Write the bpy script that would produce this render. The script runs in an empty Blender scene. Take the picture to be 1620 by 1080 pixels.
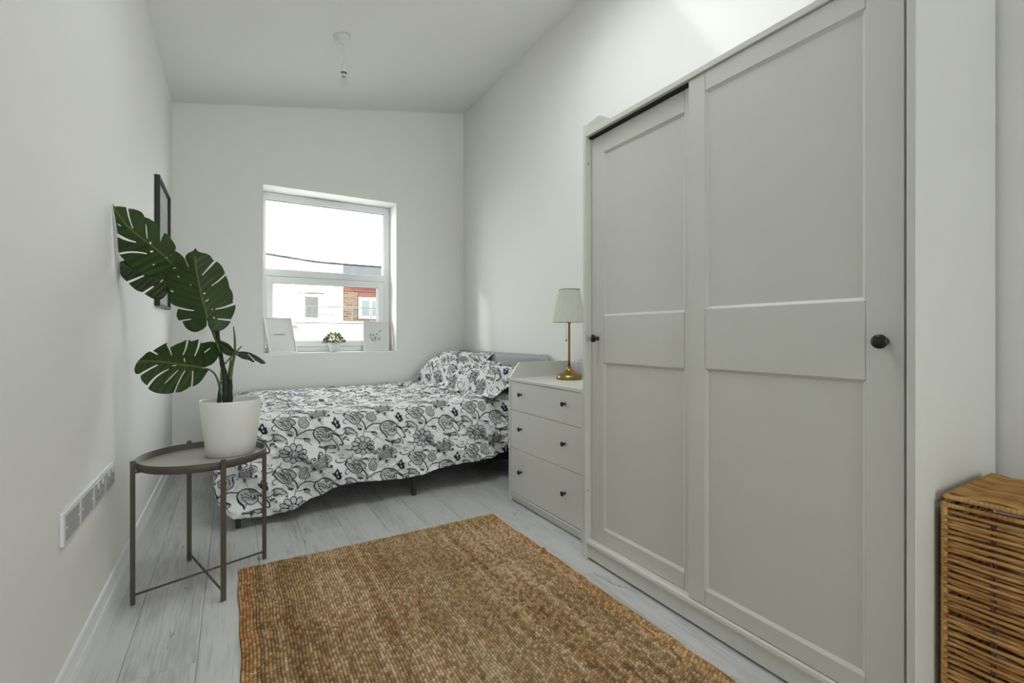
import bpy, bmesh, math, random
import numpy as np
from mathutils import Vector, Matrix
from mathutils.geometry import delaunay_2d_cdt

# ------------------------------------------------------------------ camera
SC = bpy.context.scene
FPX, VPU, HOR, EYE = 745.0, 370.0, 529.0, 1.017       # focal length in px, room vanishing column, horizon row, eye height
YAW = math.atan((810 - VPU) / FPX)
SN, CS = math.sin(YAW), math.cos(YAW)
cam = bpy.data.cameras.new('camera'); cam_o = bpy.data.objects.new('camera', cam)
SC.collection.objects.link(cam_o); SC.camera = cam_o
cam.sensor_width = 36; cam.lens = FPX / 1620 * 36; cam.shift_y = -(540 - HOR) / 1620
cam.clip_start = 0.02; cam.clip_end = 200
cam_o.location = (0, 0, EYE); cam_o.rotation_euler = (math.pi / 2, 0, -YAW)

# ------------------------------------------------------------------ light and exposure
SC.view_settings.view_transform = 'Standard'; SC.view_settings.look = 'None'
SC.view_settings.gamma = 1; SC.view_settings.use_curve_mapping = False
SC.view_settings.exposure = 1.68
WORLD_STRENGTH = 2.6
SUN_STRENGTH = 0.27
world = bpy.data.worlds.new('overcast_sky'); SC.world = world; world.use_nodes = True
bg = world.node_tree.nodes['Background']
bg.inputs[0].default_value = (0.955, 0.975, 0.965, 1); bg.inputs[1].default_value = WORLD_STRENGTH
sun = bpy.data.lights.new('hazy_sun', 'SUN'); sun.energy = SUN_STRENGTH; sun.angle = math.radians(3.0); sun.color = (1, .97, .92)
sun_o = bpy.data.objects.new('hazy_sun', sun); SC.collection.objects.link(sun_o)
sun_o.rotation_euler = Vector((1, -0.5, -0.56)).to_track_quat('-Z', 'Y').to_euler()

def portal(name, loc, direction, sx, sy):
    l = bpy.data.lights.new(name, 'AREA'); l.shape = 'RECTANGLE'; l.size = sx; l.size_y = sy
    l.cycles.is_portal = True
    o = bpy.data.objects.new(name, l); SC.collection.objects.link(o); o.location = loc
    o.rotation_euler = Vector(direction).to_track_quat('-Z', 'Y').to_euler()
    return o

# ------------------------------------------------------------------ room numbers (metres)
XL, XR, YB, YF = -0.387, 1.93, 4.2, -5.0
def ceil_z(x): return 2.70 + 0.203 * (x - XL)
WX0, WX1, WZ0, WZ1 = 0.198, 1.265, 0.866, 2.203        # window opening
SKX0, SKX1, SKY0, SKY1 = 0.30, 1.38, 1.28, 2.15        # roof window opening
portal('window_daylight', ((WX0 + WX1) / 2, 4.52, (WZ0 + WZ1) / 2), (0, -1, 0), WX1 - WX0, WZ1 - WZ0)
portal('skylight_daylight', ((SKX0 + SKX1) / 2, (SKY0 + SKY1) / 2, ceil_z(.82) + .26), (0, 0, -1), SKX1 - SKX0 + .1, SKY1 - SKY0)
portal('added_rear_daylight', (0.775, YF - 0.1, 1.30), (0, 1, 0), 1.95, 2.1)  # daylight through the added, unseen rear opening

# ------------------------------------------------------------------ helpers
def ray(u, v):
    x = (u - 810) / FPX; z = (HOR - v) / FPX
    return (x * CS + SN, -x * SN + CS, z)
def at_y(u, v, Y):
    r = ray(u, v); s = Y / r[1]; return Vector((r[0] * s, Y, r[2] * s + EYE))

MATS = {}
def mat(name, color, rough=0.5, metal=0.0, spec=0.5, **kw):
    if name in MATS: return MATS[name]
    m = bpy.data.materials.new(name); m.use_nodes = True
    b = m.node_tree.nodes['Principled BSDF']
    b.inputs['Base Color'].default_value = (*color, 1); b.inputs['Roughness'].default_value = rough
    b.inputs['Metallic'].default_value = metal; b.inputs['Specular IOR Level'].default_value = spec
    for k, v in kw.items(): b.inputs[k].default_value = v
    MATS[name] = m
    return m
def nodes(m): return m.node_tree.nodes, m.node_tree.links, m.node_tree.nodes['Principled BSDF']
def noise_tex(m, scale, detail=3, rough=.5, vec=None, mapping=None, coord='Object'):
    n, l, b = nodes(m)
    t = n.new('ShaderNodeTexNoise'); t.inputs['Scale'].default_value = scale
    t.inputs['Detail'].default_value = detail; t.inputs['Roughness'].default_value = rough
    tc = n.new('ShaderNodeTexCoord'); mp = n.new('ShaderNodeMapping')
    if mapping: mp.inputs['Scale'].default_value = mapping
    l.new(tc.outputs[coord], mp.inputs[0]); l.new(mp.outputs[0], t.inputs['Vector'])
    return t
def add_bump(m, tex_out, strength=.2, dist=.002):
    n, l, b = nodes(m)
    bp = n.new('ShaderNodeBump'); bp.inputs['Strength'].default_value = strength; bp.inputs['Distance'].default_value = dist
    l.new(tex_out, bp.inputs['Height']); l.new(bp.outputs[0], b.inputs['Normal'])
def ramp(m, fac, stops):
    n, l, b = nodes(m)
    r = n.new('ShaderNodeValToRGB'); cr = r.color_ramp
    while len(cr.elements) < len(stops): cr.elements.new(.5)
    for e, (p, c) in zip(cr.elements, stops): e.position = p; e.color = (*c, 1)
    l.new(fac, r.inputs[0]); return r
def painted(name, color, rough, bscale=120, bstr=.08, **kw):
    m = mat(name, color, rough, **kw)
    if not m.get('done'):
        t = noise_tex(m, bscale, 4); add_bump(m, t.outputs[0], bstr, .001); m['done'] = 1
    return m

def link(o, parent=None):
    SC.collection.objects.link(o)
    if parent: o.parent = parent
    return o
def obj(name, bm, m, parent=None, smooth=False, loc=None):
    me = bpy.data.meshes.new(name); bm.normal_update(); bm.to_mesh(me); bm.free()
    if m: me.materials.append(m)
    if smooth: me.polygons.foreach_set('use_smooth', [True] * len(me.polygons))
    o = bpy.data.objects.new(name, me)
    if loc: o.location = loc
    return link(o, parent)
def tag(o, label=None, cat=None, group=None, kind=None):
    if label: o['label'] = label
    if cat: o['category'] = cat
    if group: o['group'] = group
    if kind: o['kind'] = kind
    return o
def thing(name, label, cat, loc=(0, 0, 0), rz=0, group=None):
    o = bpy.data.objects.new(name, None); o.empty_display_size = .05
    o.location = loc; o.rotation_euler = (0, 0, rz); link(o)
    return tag(o, label, cat, group)
def struct(name): 
    o = bpy.data.objects.new(name, None); o.empty_display_size = .1; link(o); o['kind'] = 'structure'; return o

def box(bm, x0, x1, y0, y1, z0, z1, bev=0.0, seg=2, M=None):
    g = bmesh.ops.create_cube(bm, size=1)['verts']
    for v in g:
        v.co = Vector((x0 + (v.co.x + .5) * (x1 - x0), y0 + (v.co.y + .5) * (y1 - y0), z0 + (v.co.z + .5) * (z1 - z0)))
    if bev > 0:
        es = list({e for v in g for e in v.link_edges})
        r = bmesh.ops.bevel(bm, geom=es, offset=bev, segments=seg, affect='EDGES', profile=.5)
        g = list({v for f in r['faces'] for v in f.verts} | {v for v in g if v.is_valid})
    if M is not None:
        for v in g: v.co = M @ v.co
    return g
def bx(*a, **k):
    bm = bmesh.new(); box(bm, *a, **k); return bm
def prism(bm, pts, axis, a0, a1, bev=0):
    """polygon pts (2D) extruded along axis 'x','y','z' from a0 to a1"""
    def P(p, a):
        return {'x': (a, p[0], p[1]), 'y': (p[0], a, p[1]), 'z': (p[0], p[1], a)}[axis]
    A = [bm.verts.new(P(p, a0)) for p in pts]; B = [bm.verts.new(P(p, a1)) for p in pts]
    n = len(pts); fs = [bm.faces.new(A), bm.faces.new(B[::-1])]
    for i in range(n): fs.append(bm.faces.new((A[i], B[i], B[(i + 1) % n], A[(i + 1) % n])))
    bmesh.ops.recalc_face_normals(bm, faces=fs)
    if bev:
        bmesh.ops.bevel(bm, geom=list({e for f in fs for e in f.edges}), offset=bev, segments=1, affect='EDGES')
def lathe(bm, prof, n=32, M=None, cap=True, sx=1, sy=1):
    rings = []
    for r, z in prof:
        ring = []
        for i in range(n):
            a = 2 * math.pi * i / n
            v = Vector((r * math.cos(a) * sx, r * math.sin(a) * sy, z))
            ring.append(bm.verts.new(M @ v if M is not None else v))
        rings.append(ring)
    for a, b in zip(rings, rings[1:]):
        for i in range(n): bm.faces.new((a[i], a[(i + 1) % n], b[(i + 1) % n], b[i]))
    if cap:
        bm.faces.new(rings[0][::-1]); bm.faces.new(rings[-1])
def tube(bm, pts, rad, n=8, cap=True):
    pts = [Vector(p) for p in pts]
    if not hasattr(rad, '__len__'): rad = [rad] * len(pts)
    rings = []; up = None
    for i, p in enumerate(pts):
        t = (pts[min(i + 1, len(pts) - 1)] - pts[max(i - 1, 0)]).normalized()
        if up is None: up = Vector((0, 0, 1)) if abs(t.z) < .9 else Vector((1, 0, 0))
        a = t.cross(up).normalized(); b = a.cross(t).normalized(); up = b
        rings.append([bm.verts.new(p + (a * math.cos(k * 2 * math.pi / n) + b * math.sin(k * 2 * math.pi / n)) * rad[i]) for k in range(n)])
    for r0, r1 in zip(rings, rings[1:]):
        for i in range(n): bm.faces.new((r0[i], r0[(i + 1) % n], r1[(i + 1) % n], r1[i]))
    if cap: bm.faces.new(rings[0][::-1]); bm.faces.new(rings[-1])
def smooth_pts(pts, k=6, closed=False):
    pts = [Vector(p) for p in pts]; n = len(pts); out = []
    rng = range(n if closed else n - 1)
    for i in rng:
        if closed: p0, p1, p2, p3 = pts[(i - 1) % n], pts[i], pts[(i + 1) % n], pts[(i + 2) % n]
        else: p0, p1, p2, p3 = pts[max(i - 1, 0)], pts[i], pts[i + 1], pts[min(i + 2, n - 1)]
        for j in range(k):
            t = j / k
            out.append(.5 * ((2 * p1) + (p2 - p0) * t + (2 * p0 - 5 * p1 + 4 * p2 - p3) * t * t + (3 * p1 - p0 - 3 * p2 + p3) * t ** 3))
    if not closed: out.append(pts[-1])
    return out
def grid_mesh(name, co, faces, m, parent=None, attr=None, smooth=True):
    me = bpy.data.meshes.new(name)
    nv, nf = len(co), len(faces)
    me.vertices.add(nv); me.vertices.foreach_set('co', np.asarray(co, dtype=np.float32).ravel())
    me.loops.add(nf * 4); me.loops.foreach_set('vertex_index', np.asarray(faces, dtype=np.int32).ravel())
    me.polygons.add(nf); me.polygons.foreach_set('loop_start', np.arange(0, nf * 4, 4, dtype=np.int32))
    me.update(calc_edges=True); me.validate()
    if smooth: me.polygons.foreach_set('use_smooth', np.ones(len(me.polygons), dtype=bool))
    if attr:
        for an, data in attr.items():
            if data.ndim == 1:
                a = me.attributes.new(an, 'FLOAT', 'POINT'); a.data.foreach_set('value', data.astype(np.float32))
            else:
                a = me.attributes.new(an, 'FLOAT_COLOR', 'POINT')
                a.data.foreach_set('color', np.c_[data, np.ones(len(data))].astype(np.float32).ravel())
    me.materials.append(m)
    return link(bpy.data.objects.new(name, me), parent)
def quad_index(nr, nc, off=0):
    i = np.arange(nr * nc).reshape(nr, nc) + off
    return np.stack([i[:-1, :-1], i[:-1, 1:], i[1:, 1:], i[1:, :-1]], -1).reshape(-1, 4)

# ------------------------------------------------------------------ materials
def wall_material(name, c):
    m = mat(name, c, .75, spec=.25)
    t = noise_tex(m, 160, 5, .6); add_bump(m, t.outputs[0], .10, .0012)
    return m
M_WALL = wall_material('matt_white_wall_paint', (.86, .855, .835))
M_CEIL = wall_material('matt_white_ceiling_paint', (.86, .855, .835))
M_GLOSS = painted('white_gloss_trim', (.83, .84, .84), .32, 20, .01)
M_UPVC = painted('white_window_plastic', (.80, .82, .83), .3, 40, .02)
M_GREIGE = painted('pale_grey_beige_lacquer', (.68, .675, .63), .42, 300, .06)
M_GREIGE_IN = painted('pale_grey_beige_edge', (.68, .675, .63), .5, 300, .06)
M_KNOB = painted('black_knob_metal', (.018, .018, .018), .38, 200, .05, metal=.3)
M_DARK = mat('dark_gap', (.02, .02, .02), .9)
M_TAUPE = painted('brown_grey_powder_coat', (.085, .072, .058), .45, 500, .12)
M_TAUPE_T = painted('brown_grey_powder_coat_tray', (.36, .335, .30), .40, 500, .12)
M_POT = painted('white_glazed_pot', (.84, .83, .79), .4, 30, .03)
M_PLATE = painted('white_socket_plastic', (.80, .80, .80), .32, 50, .02)
M_FILM = painted('grey_socket_face', (.45, .45, .46), .35, 50, .05)
M_BRASS = painted('aged_brass', (.33, .22, .07), .28, 25, .05, metal=1.0)
M_COPPER = painted('aged_brass_stem', (.36, .20, .10), .3, 25, .05, metal=.9)
M_BLACKF = painted('black_frame_lacquer', (.012, .012, .013), .35, 80, .03)
M_WHITEF = painted('white_frame_lacquer', (.80, .80, .79), .4, 80, .03)
M_PAPER = painted('print_paper', (.72, .73, .72), .8, 200, .03)
M_INK = mat('grey_ink', (.12, .13, .13), .8)
M_INKY = mat('ochre_ink', (.50, .48, .22), .8)
M_RUBBER = mat('black_plastic', (.02, .02, .02), .6)
M_CARD = mat('brown_backing_board', (.22, .14, .09), .8)

def thin_glass(name, tint=(1, 1, 1), refl=1.0):
    m = bpy.data.materials.new(name); m.use_nodes = True
    n, l = m.node_tree.nodes, m.node_tree.links
    n.remove(n['Principled BSDF']); out = n['Material Output']
    tr = n.new('ShaderNodeBsdfTransparent'); tr.inputs[0].default_value = (*tint, 1)
    gl = n.new('ShaderNodeBsdfGlossy'); gl.inputs['Roughness'].default_value = .02
    ge = n.new('ShaderNodeNewGeometry'); dt = n.new('ShaderNodeVectorMath'); dt.operation = 'DOT_PRODUCT'
    l.new(ge.outputs['Incoming'], dt.inputs[0]); l.new(ge.outputs['Normal'], dt.inputs[1])
    ab = n.new('ShaderNodeMath'); ab.operation = 'ABSOLUTE'; l.new(dt.outputs['Value'], ab.inputs[0])
    om = n.new('ShaderNodeMath'); om.operation = 'SUBTRACT'; om.inputs[0].default_value = 1; l.new(ab.outputs[0], om.inputs[1])
    pw = n.new('ShaderNodeMath'); pw.operation = 'POWER'; l.new(om.outputs[0], pw.inputs[0]); pw.inputs[1].default_value = 5
    fr = n.new('ShaderNodeMath'); fr.operation = 'MULTIPLY_ADD'; l.new(pw.outputs[0], fr.inputs[0]); fr.inputs[1].default_value = .8; fr.inputs[2].default_value = .035
    mx = n.new('ShaderNodeMixShader'); l.new(fr.outputs[0], mx.inputs[0]); l.new(tr.outputs[0], mx.inputs[1]); l.new(gl.outputs[0], mx.inputs[2])
    l.new(mx.outputs[0], out.inputs[0]); return m
M_GLASS = thin_glass('clear_window_glass', (.97, .985, .98))

# fabric with printed attribute
def print_fabric():
    m = mat('floral_cotton', (.8, .8, .8), .85, spec=.15)
    n, l, b = nodes(m)
    a = n.new('ShaderNodeAttribute'); a.attribute_name = 'ink'
    mx = n.new('ShaderNodeMix'); mx.data_type = 'RGBA'
    mx.inputs['A'].default_value = (.85, .85, .85, 1); mx.inputs['B'].default_value = (.022, .026, .05, 1)
    l.new(a.outputs['Fac'], mx.inputs['Factor']); l.new(mx.outputs['Result'], b.inputs['Base Color'])
    t = noise_tex(m, 900, 2); add_bump(m, t.outputs[0], .15, .0006)
    b.inputs['Sheen Weight'].default_value = .1
    return m
M_FLORAL = print_fabric()
def fabric(name, c, sc=400):
    m = mat(name, c, .95, spec=.1)
    t = noise_tex(m, sc, 3)
    r = ramp(m, t.outputs[0], [(.3, tuple(x * .75 for x in c)), (.7, tuple(min(1, x * 1.2) for x in c))])
    n, l, b = nodes(m); l.new(r.outputs[0], b.inputs['Base Color']); add_bump(m, t.outputs[0], .3, .001)
    return m
M_HEAD = fabric('grey_headboard_cloth', (.44, .45, .465))
M_BASE = fabric('charcoal_bed_base_cloth', (.03, .03, .033))
M_MATT = fabric('white_mattress_ticking', (.62, .62, .60))
M_SHADE = None
def shade_mat():
    m = mat('pleated_ivory_lampshade', (.72, .73, .66), .9, spec=.1)
    n, l, b = nodes(m)
    b.inputs['Subsurface Weight'].default_value = 0
    return m
M_SHADE = shade_mat()

def wood_floor():
    m = mat('grey_oak_laminate', (.4, .4, .4), .42, spec=.4)
    n, l, b = nodes(m)
    tc = n.new('ShaderNodeTexCoord'); oi = n.new('ShaderNodeObjectInfo')
    vm = n.new('ShaderNodeVectorMath'); vm.operation = 'MULTIPLY_ADD'
    cb = n.new('ShaderNodeCombineXYZ'); l.new(oi.outputs['Random'], cb.inputs[0]); l.new(oi.outputs['Random'], cb.inputs[1])
    l.new(cb.outputs[0], vm.inputs[0]); vm.inputs[1].default_value = (37, 53, 0); l.new(tc.outputs['Object'], vm.inputs[2])
    # broad distortion
    mp = n.new('ShaderNodeMapping'); mp.inputs['Scale'].default_value = (7, 1.1, 1); l.new(vm.outputs[0], mp.inputs[0])
    big = n.new('ShaderNodeTexNoise'); big.inputs['Scale'].default_value = 1.0; big.inputs['Detail'].default_value = 2; l.new(mp.outputs[0], big.inputs['Vector'])
    # rings: sin of distorted field
    mul = n.new('ShaderNodeMath'); mul.operation = 'MULTIPLY'; mul.inputs[1].default_value = 75; l.new(big.outputs[0], mul.inputs[0])
    sn = n.new('ShaderNodeMath'); sn.operation = 'SINE'; l.new(mul.outputs[0], sn.inputs[0])
    mp2 = n.new('ShaderNodeMapping'); mp2.inputs['Scale'].default_value = (130, 5, 1); l.new(vm.outputs[0], mp2.inputs[0])
    fine = n.new('ShaderNodeTexNoise'); fine.inputs['Scale'].default_value = 1.0; fine.inputs['Detail'].default_value = 4; fine.inputs['Roughness'].default_value = .6; l.new(mp2.outputs[0], fine.inputs['Vector'])
    mp3 = n.new('ShaderNodeMapping'); mp3.inputs['Scale'].default_value = (9, 1.6, 1); l.new(vm.outputs[0], mp3.inputs[0])
    bl = n.new('ShaderNodeTexNoise'); bl.inputs['Scale'].default_value = 1.0; bl.inputs['Detail'].default_value = 3; l.new(mp3.outputs[0], bl.inputs['Vector'])
    # combine
    s1 = n.new('ShaderNodeMath'); s1.operation = 'MULTIPLY_ADD'; l.new(sn.outputs[0], s1.inputs[0]); s1.inputs[1].default_value = .045; l.new(fine.outputs[0], s1.inputs[2])
    s2 = n.new('ShaderNodeMath'); s2.operation = 'MULTIPLY_ADD'; l.new(bl.outputs[0], s2.inputs[0]); s2.inputs[1].default_value = .75; l.new(s1.outputs[0], s2.inputs[2])
    s3 = n.new('ShaderNodeMath'); s3.operation = 'MULTIPLY_ADD'; l.new(oi.outputs['Random'], s3.inputs[0]); s3.inputs[1].default_value = .10; l.new(s2.outputs[0], s3.inputs[2])
    r = ramp(m, s3.outputs[0], [(.46, (.28, .274, .272)), (.64, (.45, .443, .441)), (.86, (.57, .562, .56)), (1.1 - .1, (.63, .622, .62))])
    l.new(r.outputs[0], b.inputs['Base Color'])
    # dark cracks, long and thin
    mp4 = n.new('ShaderNodeMapping'); mp4.inputs['Scale'].default_value = (14, 1.0, 1); l.new(vm.outputs[0], mp4.inputs[0])
    ck = n.new('ShaderNodeTexNoise'); ck.inputs['Scale'].default_value = 1.0; ck.inputs['Detail'].default_value = 3; l.new(mp4.outputs[0], ck.inputs['Vector'])
    sb = n.new('ShaderNodeMath'); sb.operation = 'SUBTRACT'; l.new(ck.outputs[0], sb.inputs[0]); sb.inputs[1].default_value = .63
    ab = n.new('ShaderNodeMath'); ab.operation = 'ABSOLUTE'; l.new(sb.outputs[0], ab.inputs[0])
    lt = n.new('ShaderNodeMath'); lt.operation = 'LESS_THAN'; l.new(ab.outputs[0], lt.inputs[0]); lt.inputs[1].default_value = .0022
    mx = n.new('ShaderNodeMix'); mx.data_type = 'RGBA'; mx.inputs['B'].default_value = (.09, .09, .09, 1)
    f2 = n.new('ShaderNodeMath'); f2.operation = 'MULTIPLY'; f2.inputs[1].default_value = .7; l.new(lt.outputs[0], f2.inputs[0])
    l.new(f2.outputs[0], mx.inputs['Factor']); l.new(r.outputs[0], mx.inputs['A']); l.new(mx.outputs['Result'], b.inputs['Base Color'])
    add_bump(m, s1.outputs[0], .18, .001)
    return m
M_FLOOR = wood_floor()

# ================================================================== STRUCTURE
random.seed(4)
floor = obj('floor', bx(XL - .3, XR + .3, YF - .3, YB + .3, -.14, -.012), M_DARK); floor['kind'] = 'structure'
PW, PL = .197, 1.285
def plank_mesh(w, L):
    bm = bmesh.new(); c = .0016; g = .0004; h = .012
    x0, x1, y0, y1 = -w / 2 + g, w / 2 - g, -L / 2 + g, L / 2 - g
    A = [bm.verts.new(p) for p in ((x0, y0, -h), (x1, y0, -h), (x1, y1, -h), (x0, y1, -h))]
    B = [bm.verts.new(p) for p in ((x0, y0, -c), (x1, y0, -c), (x1, y1, -c), (x0, y1, -c))]
    T = [bm.verts.new(p) for p in ((x0 + c, y0 + c, 0), (x1 - c, y0 + c, 0), (x1 - c, y1 - c, 0), (x0 + c, y1 - c, 0))]
    for P, Q in ((A, B), (B, T)):
        for i in range(4): bm.faces.new((P[i], P[(i + 1) % 4], Q[(i + 1) % 4], Q[i]))
    bm.faces.new(T)
    me = bpy.data.meshes.new('plank'); bm.to_mesh(me); bm.free(); me.materials.append(M_FLOOR); return me
cache = {}
x = .69 - 6 * PW; row = 0
while x < XR:
    x0, x1 = max(x, XL), min(x + PW, XR)
    if x1 - x0 > .01:
        off = [0.3, .95, .55, 1.15, .1, .75][row % 6]
        y = YF - off
        while y < YB:
            y0, y1 = max(y, YF), min(y + PL, YB)
            if y1 - y0 > .02:
                key = (round(x1 - x0, 3), round(y1 - y0, 3))
                if key not in cache: cache[key] = plank_mesh(*key)
                o = bpy.data.objects.new('plank', cache[key]); o.location = ((x0 + x1) / 2, (y0 + y1) / 2, 0); link(o, floor)
            y += PL
    x += PW; row += 1

TH = .34
def wall_slope(bm, x0, x1, y0, y1, z0):       # wall piece that stops inside the sloping ceiling slab
    prism(bm, [(x0, z0), (x1, z0), (x1, ceil_z(x1) + .1), (x0, ceil_z(x0) + .1)], 'y', y0, y1)
bm = bmesh.new(); wall_slope(bm, XL - .25, XL, YF - .3, YB + TH, -.14); o = obj('wall_left', bm, M_WALL); o['kind'] = 'structure'
bm = bmesh.new(); wall_slope(bm, XR, XR + .25, YF - .3, YB + TH, -.14); o = obj('wall_right', bm, M_WALL); o['kind'] = 'structure'
def pierced(name, x0, x1, z0, z1, ya, yb):
    bm = bmesh.new()
    wall_slope(bm, XL, x0, ya, yb, -.14); wall_slope(bm, x1, XR, ya, yb, -.14)
    box(bm, x0, x1, ya, yb, -.14, z0); wall_slope(bm, x0, x1, ya, yb, z1)
    o = obj(name, bm, M_WALL); o['kind'] = 'structure'
pierced('wall_back', WX0, WX1, WZ0, WZ1, YB, YB + TH)
# unseen wall behind the photographer, glazed opening added to light the room
RX0, RX1, RZ0, RZ1 = -.20, 1.75, .25, 2.35
pierced('wall_front', RX0, RX1, RZ0, RZ1, YF - .25, YF)
# sloping ceiling with the roof window shaft
bm = bmesh.new()
def slab(x0, x1, y0, y1, t=.22):
    vs = []
    for dz in (0, t):
        for (xx, yy) in ((x0, y0), (x1, y0), (x1, y1), (x0, y1)): vs.append(bm.verts.new((xx, yy, ceil_z(xx) + dz)))
    for f in ((0, 1, 2, 3), (7, 6, 5, 4), (0, 4, 5, 1), (1, 5, 6, 2), (2, 6, 7, 3), (3, 7, 4, 0)): bm.faces.new([vs[i] for i in f])
slab(XL - .25, SKX0, YF - .3, YB + TH); slab(SKX1, XR + .25, YF - .3, YB + TH)
slab(SKX0, SKX1, YF - .3, SKY0); slab(SKX0, SKX1, SKY1, YB + TH)
bmesh.ops.recalc_face_normals(bm, faces=bm.faces)
o = obj('ceiling', bm, M_CEIL); o['kind'] = 'structure'

# baseboards (moulded), profile in (depth, height)
BP = [(0, 0), (.018, 0), (.018, .085), (.016, .092), (.0185, .097), (.0185, .103), (.014, .110), (.011, .122), (.009, .128), (.009, .138), (.006, .144), (0, .145)]
def baseboard(name, axis, a0, a1, wallpos, sgn):
    bm = bmesh.new()
    pts = [(wallpos + sgn * d, z) for d, z in BP]
    if axis == 'y': prism(bm, pts, 'y', a0, a1)
    else: prism(bm, pts, 'x', a0, a1)
    o = obj(name, bm, M_GLOSS); o['kind'] = 'structure'
baseboard('baseboard_left', 'y', YF, YB, XL, 1)
baseboard('baseboard_right', 'y', YF, YB, XR, -1)
baseboard('baseboard_back', 'x', XL + .018, XR - .018, YB, -1)

# ---- window_1
def frame_bm(x0, x1, z0, z1, y0, y1, w, bev=.006, wb=None, wt=None, wl=None, wr=None):
    bm = bmesh.new(); wb = wb or w; wt = wt or w; wl = wl or w; wr = wr or w
    box(bm, x0, x0 + wl, y0, y1, z0, z1, bev, 2); box(bm, x1 - wr, x1, y0, y1, z0, z1, bev, 2)
    box(bm, x0 + wl - bev, x1 - wr + bev, y0, y1, z0, z0 + wb, bev, 2); box(bm, x0 + wl - bev, x1 - wr + bev, y0, y1, z1 - wt, z1, bev, 2)
    return bm
win = struct('window_1')
FY = 4.40
bm = frame_bm(WX0, WX1, WZ0, WZ1, FY, FY + .07, .06, wt=.062, wl=.03, wb=.045)
box(bm, WX0 + .02, WX1 - .045, FY + .0012, FY + .069, 1.505, 1.566, .005)
obj('window_frame', bm, M_UPVC, win)
bm = frame_bm(WX0 + .032, WX1 - .062, WZ0 + .045, 1.503, FY - .012, FY + .05, .055, bev=.007, wl=.05, wb=.055)
obj('sash_frame', bm, M_UPVC, win)
bm = bmesh.new(); box(bm, .235, 1.203, FY + .034, FY + .040, 1.566, 2.141); 
p = obj('pane', bm, M_GLASS, win)
bm = bmesh.new(); box(bm, .278, 1.15, FY + .026, FY + .032, .965, 1.45)
p = obj('pane', bm, M_GLASS, win)
gk = bmesh.new()   # dark rubber gaskets round both panes
for (x0, x1, z0, z1, yy) in ((.228, 1.205, 1.566, 2.141, FY + .012), (.280, 1.148, .966, 1.448, FY + .004)):
    box(gk, x0, x1, yy, yy + .01, z1 - .004, z1); box(gk, x0, x1, yy, yy + .01, z0, z0 + .003)
    box(gk, x0, x0 + .003, yy, yy + .01, z0, z1); box(gk, x1 - .004, x1, yy, yy + .01, z0, z1)
obj('glazing_gasket', gk, M_RUBBER, win)
bm = bmesh.new(); box(bm, .53, .86, FY - .012, FY + .002, 2.162, 2.186, .004)
for i in range(22): box(bm, .545 + i * .0138, .553 + i * .0138, FY - .014, FY - .011, 2.167, 2.181)
obj('trickle_vent', bm, M_UPVC, win)
bm = bmesh.new(); box(bm, WX0, WX1, YB - .002, FY, WZ0 - .02, WZ0 + .0015, .001, 1)
obj('window_sill', bm, M_GLOSS, win)

# ---- roof window
sky = struct('window_2')
def sl(bm, x0, x1, y0, y1, dz0, dz1):
    vs = []
    for dz in (dz0, dz1):
        for (xx, yy) in ((x0, y0), (x1, y0), (x1, y1), (x0, y1)): vs.append(bm.verts.new((xx, yy, ceil_z(xx) + dz)))
    for f in ((3, 2, 1, 0), (4, 5, 6, 7), (0, 1, 5, 4), (1, 2, 6, 5), (2, 3, 7, 6), (3, 0, 4, 7)): bm.faces.new([vs[i] for i in f])
bm = bmesh.new()
sl(bm, SKX0 - .05, SKX0 + .03, SKY0, SKY1, .22, .28); sl(bm, SKX1 - .03, SKX1 + .05, SKY0, SKY1, .22, .28)
sl(bm, SKX0 - .05, SKX1 + .05, SKY0 - .05, SKY0 + .03, .22, .28); sl(bm, SKX0 - .05, SKX1 + .05, SKY1 - .02, SKY1 + .05, .22, .28)
obj('window_frame', bm, M_UPVC, sky)
bm = bmesh.new(); sl(bm, SKX0, SKX1, SKY0, SKY1, .245, .25); obj('pane', bm, M_GLASS, sky)
# ---- unseen window added behind the photographer to brighten the far end
rw = struct('added_rear_window')
bm = frame_bm(RX0, RX1, RZ0, RZ1, YF - .16, YF - .09, .06); box(bm, .77, .83, YF - .16, YF - .09, RZ0, RZ1)
obj('window_frame', bm, M_UPVC, rw)  # frame of the added, unseen rear window
obj('pane', bx(RX0 + .05, RX1 - .05, YF - .13, YF - .125, RZ0 + .05, RZ1 - .05), M_GLASS, rw)  # pane of the added, unseen rear window

# ================================================================== OUTSIDE
def brick_mat(name, c1, c2, mortar, sx):
    m = mat(name, c1, .9, spec=.1); n, l, b = nodes(m)
    tc = n.new('ShaderNodeTexCoord'); mp = n.new('ShaderNodeMapping'); mp.inputs['Rotation'].default_value = (math.pi / 2, 0, 0)
    l.new(tc.outputs['Object'], mp.inputs[0])
    t = n.new('ShaderNodeTexBrick'); t.inputs['Scale'].default_value = sx
    t.inputs['Color1'].default_value = (*c1, 1); t.inputs['Color2'].default_value = (*c2, 1); t.inputs['Mortar'].default_value = (*mortar, 1)
    t.inputs['Mortar Size'].default_value = .03; t.inputs['Bias'].default_value = -.1
    t.inputs['Brick Width'].default_value = .9; t.inputs['Row Height'].default_value = .3
    l.new(mp.outputs[0], t.inputs['Vector']); l.new(t.outputs[0], b.inputs['Base Color'])
    return m
M_BRICK = brick_mat('yellow_brown_brick', (.11, .073, .047), (.06, .04, .030), (.16, .135, .105), 4)
M_BRICKR = brick_mat('red_brick_band', (.12, .04, .034), (.09, .03, .026), (.13, .075, .065), 4)
M_SLATE = brick_mat('grey_slate', (.05, .054, .058), (.028, .031, .035), (.10, .105, .11), 8)
M_RENDER = painted('cream_render', (.82, .80, .75), .9, 8, .1)
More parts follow.
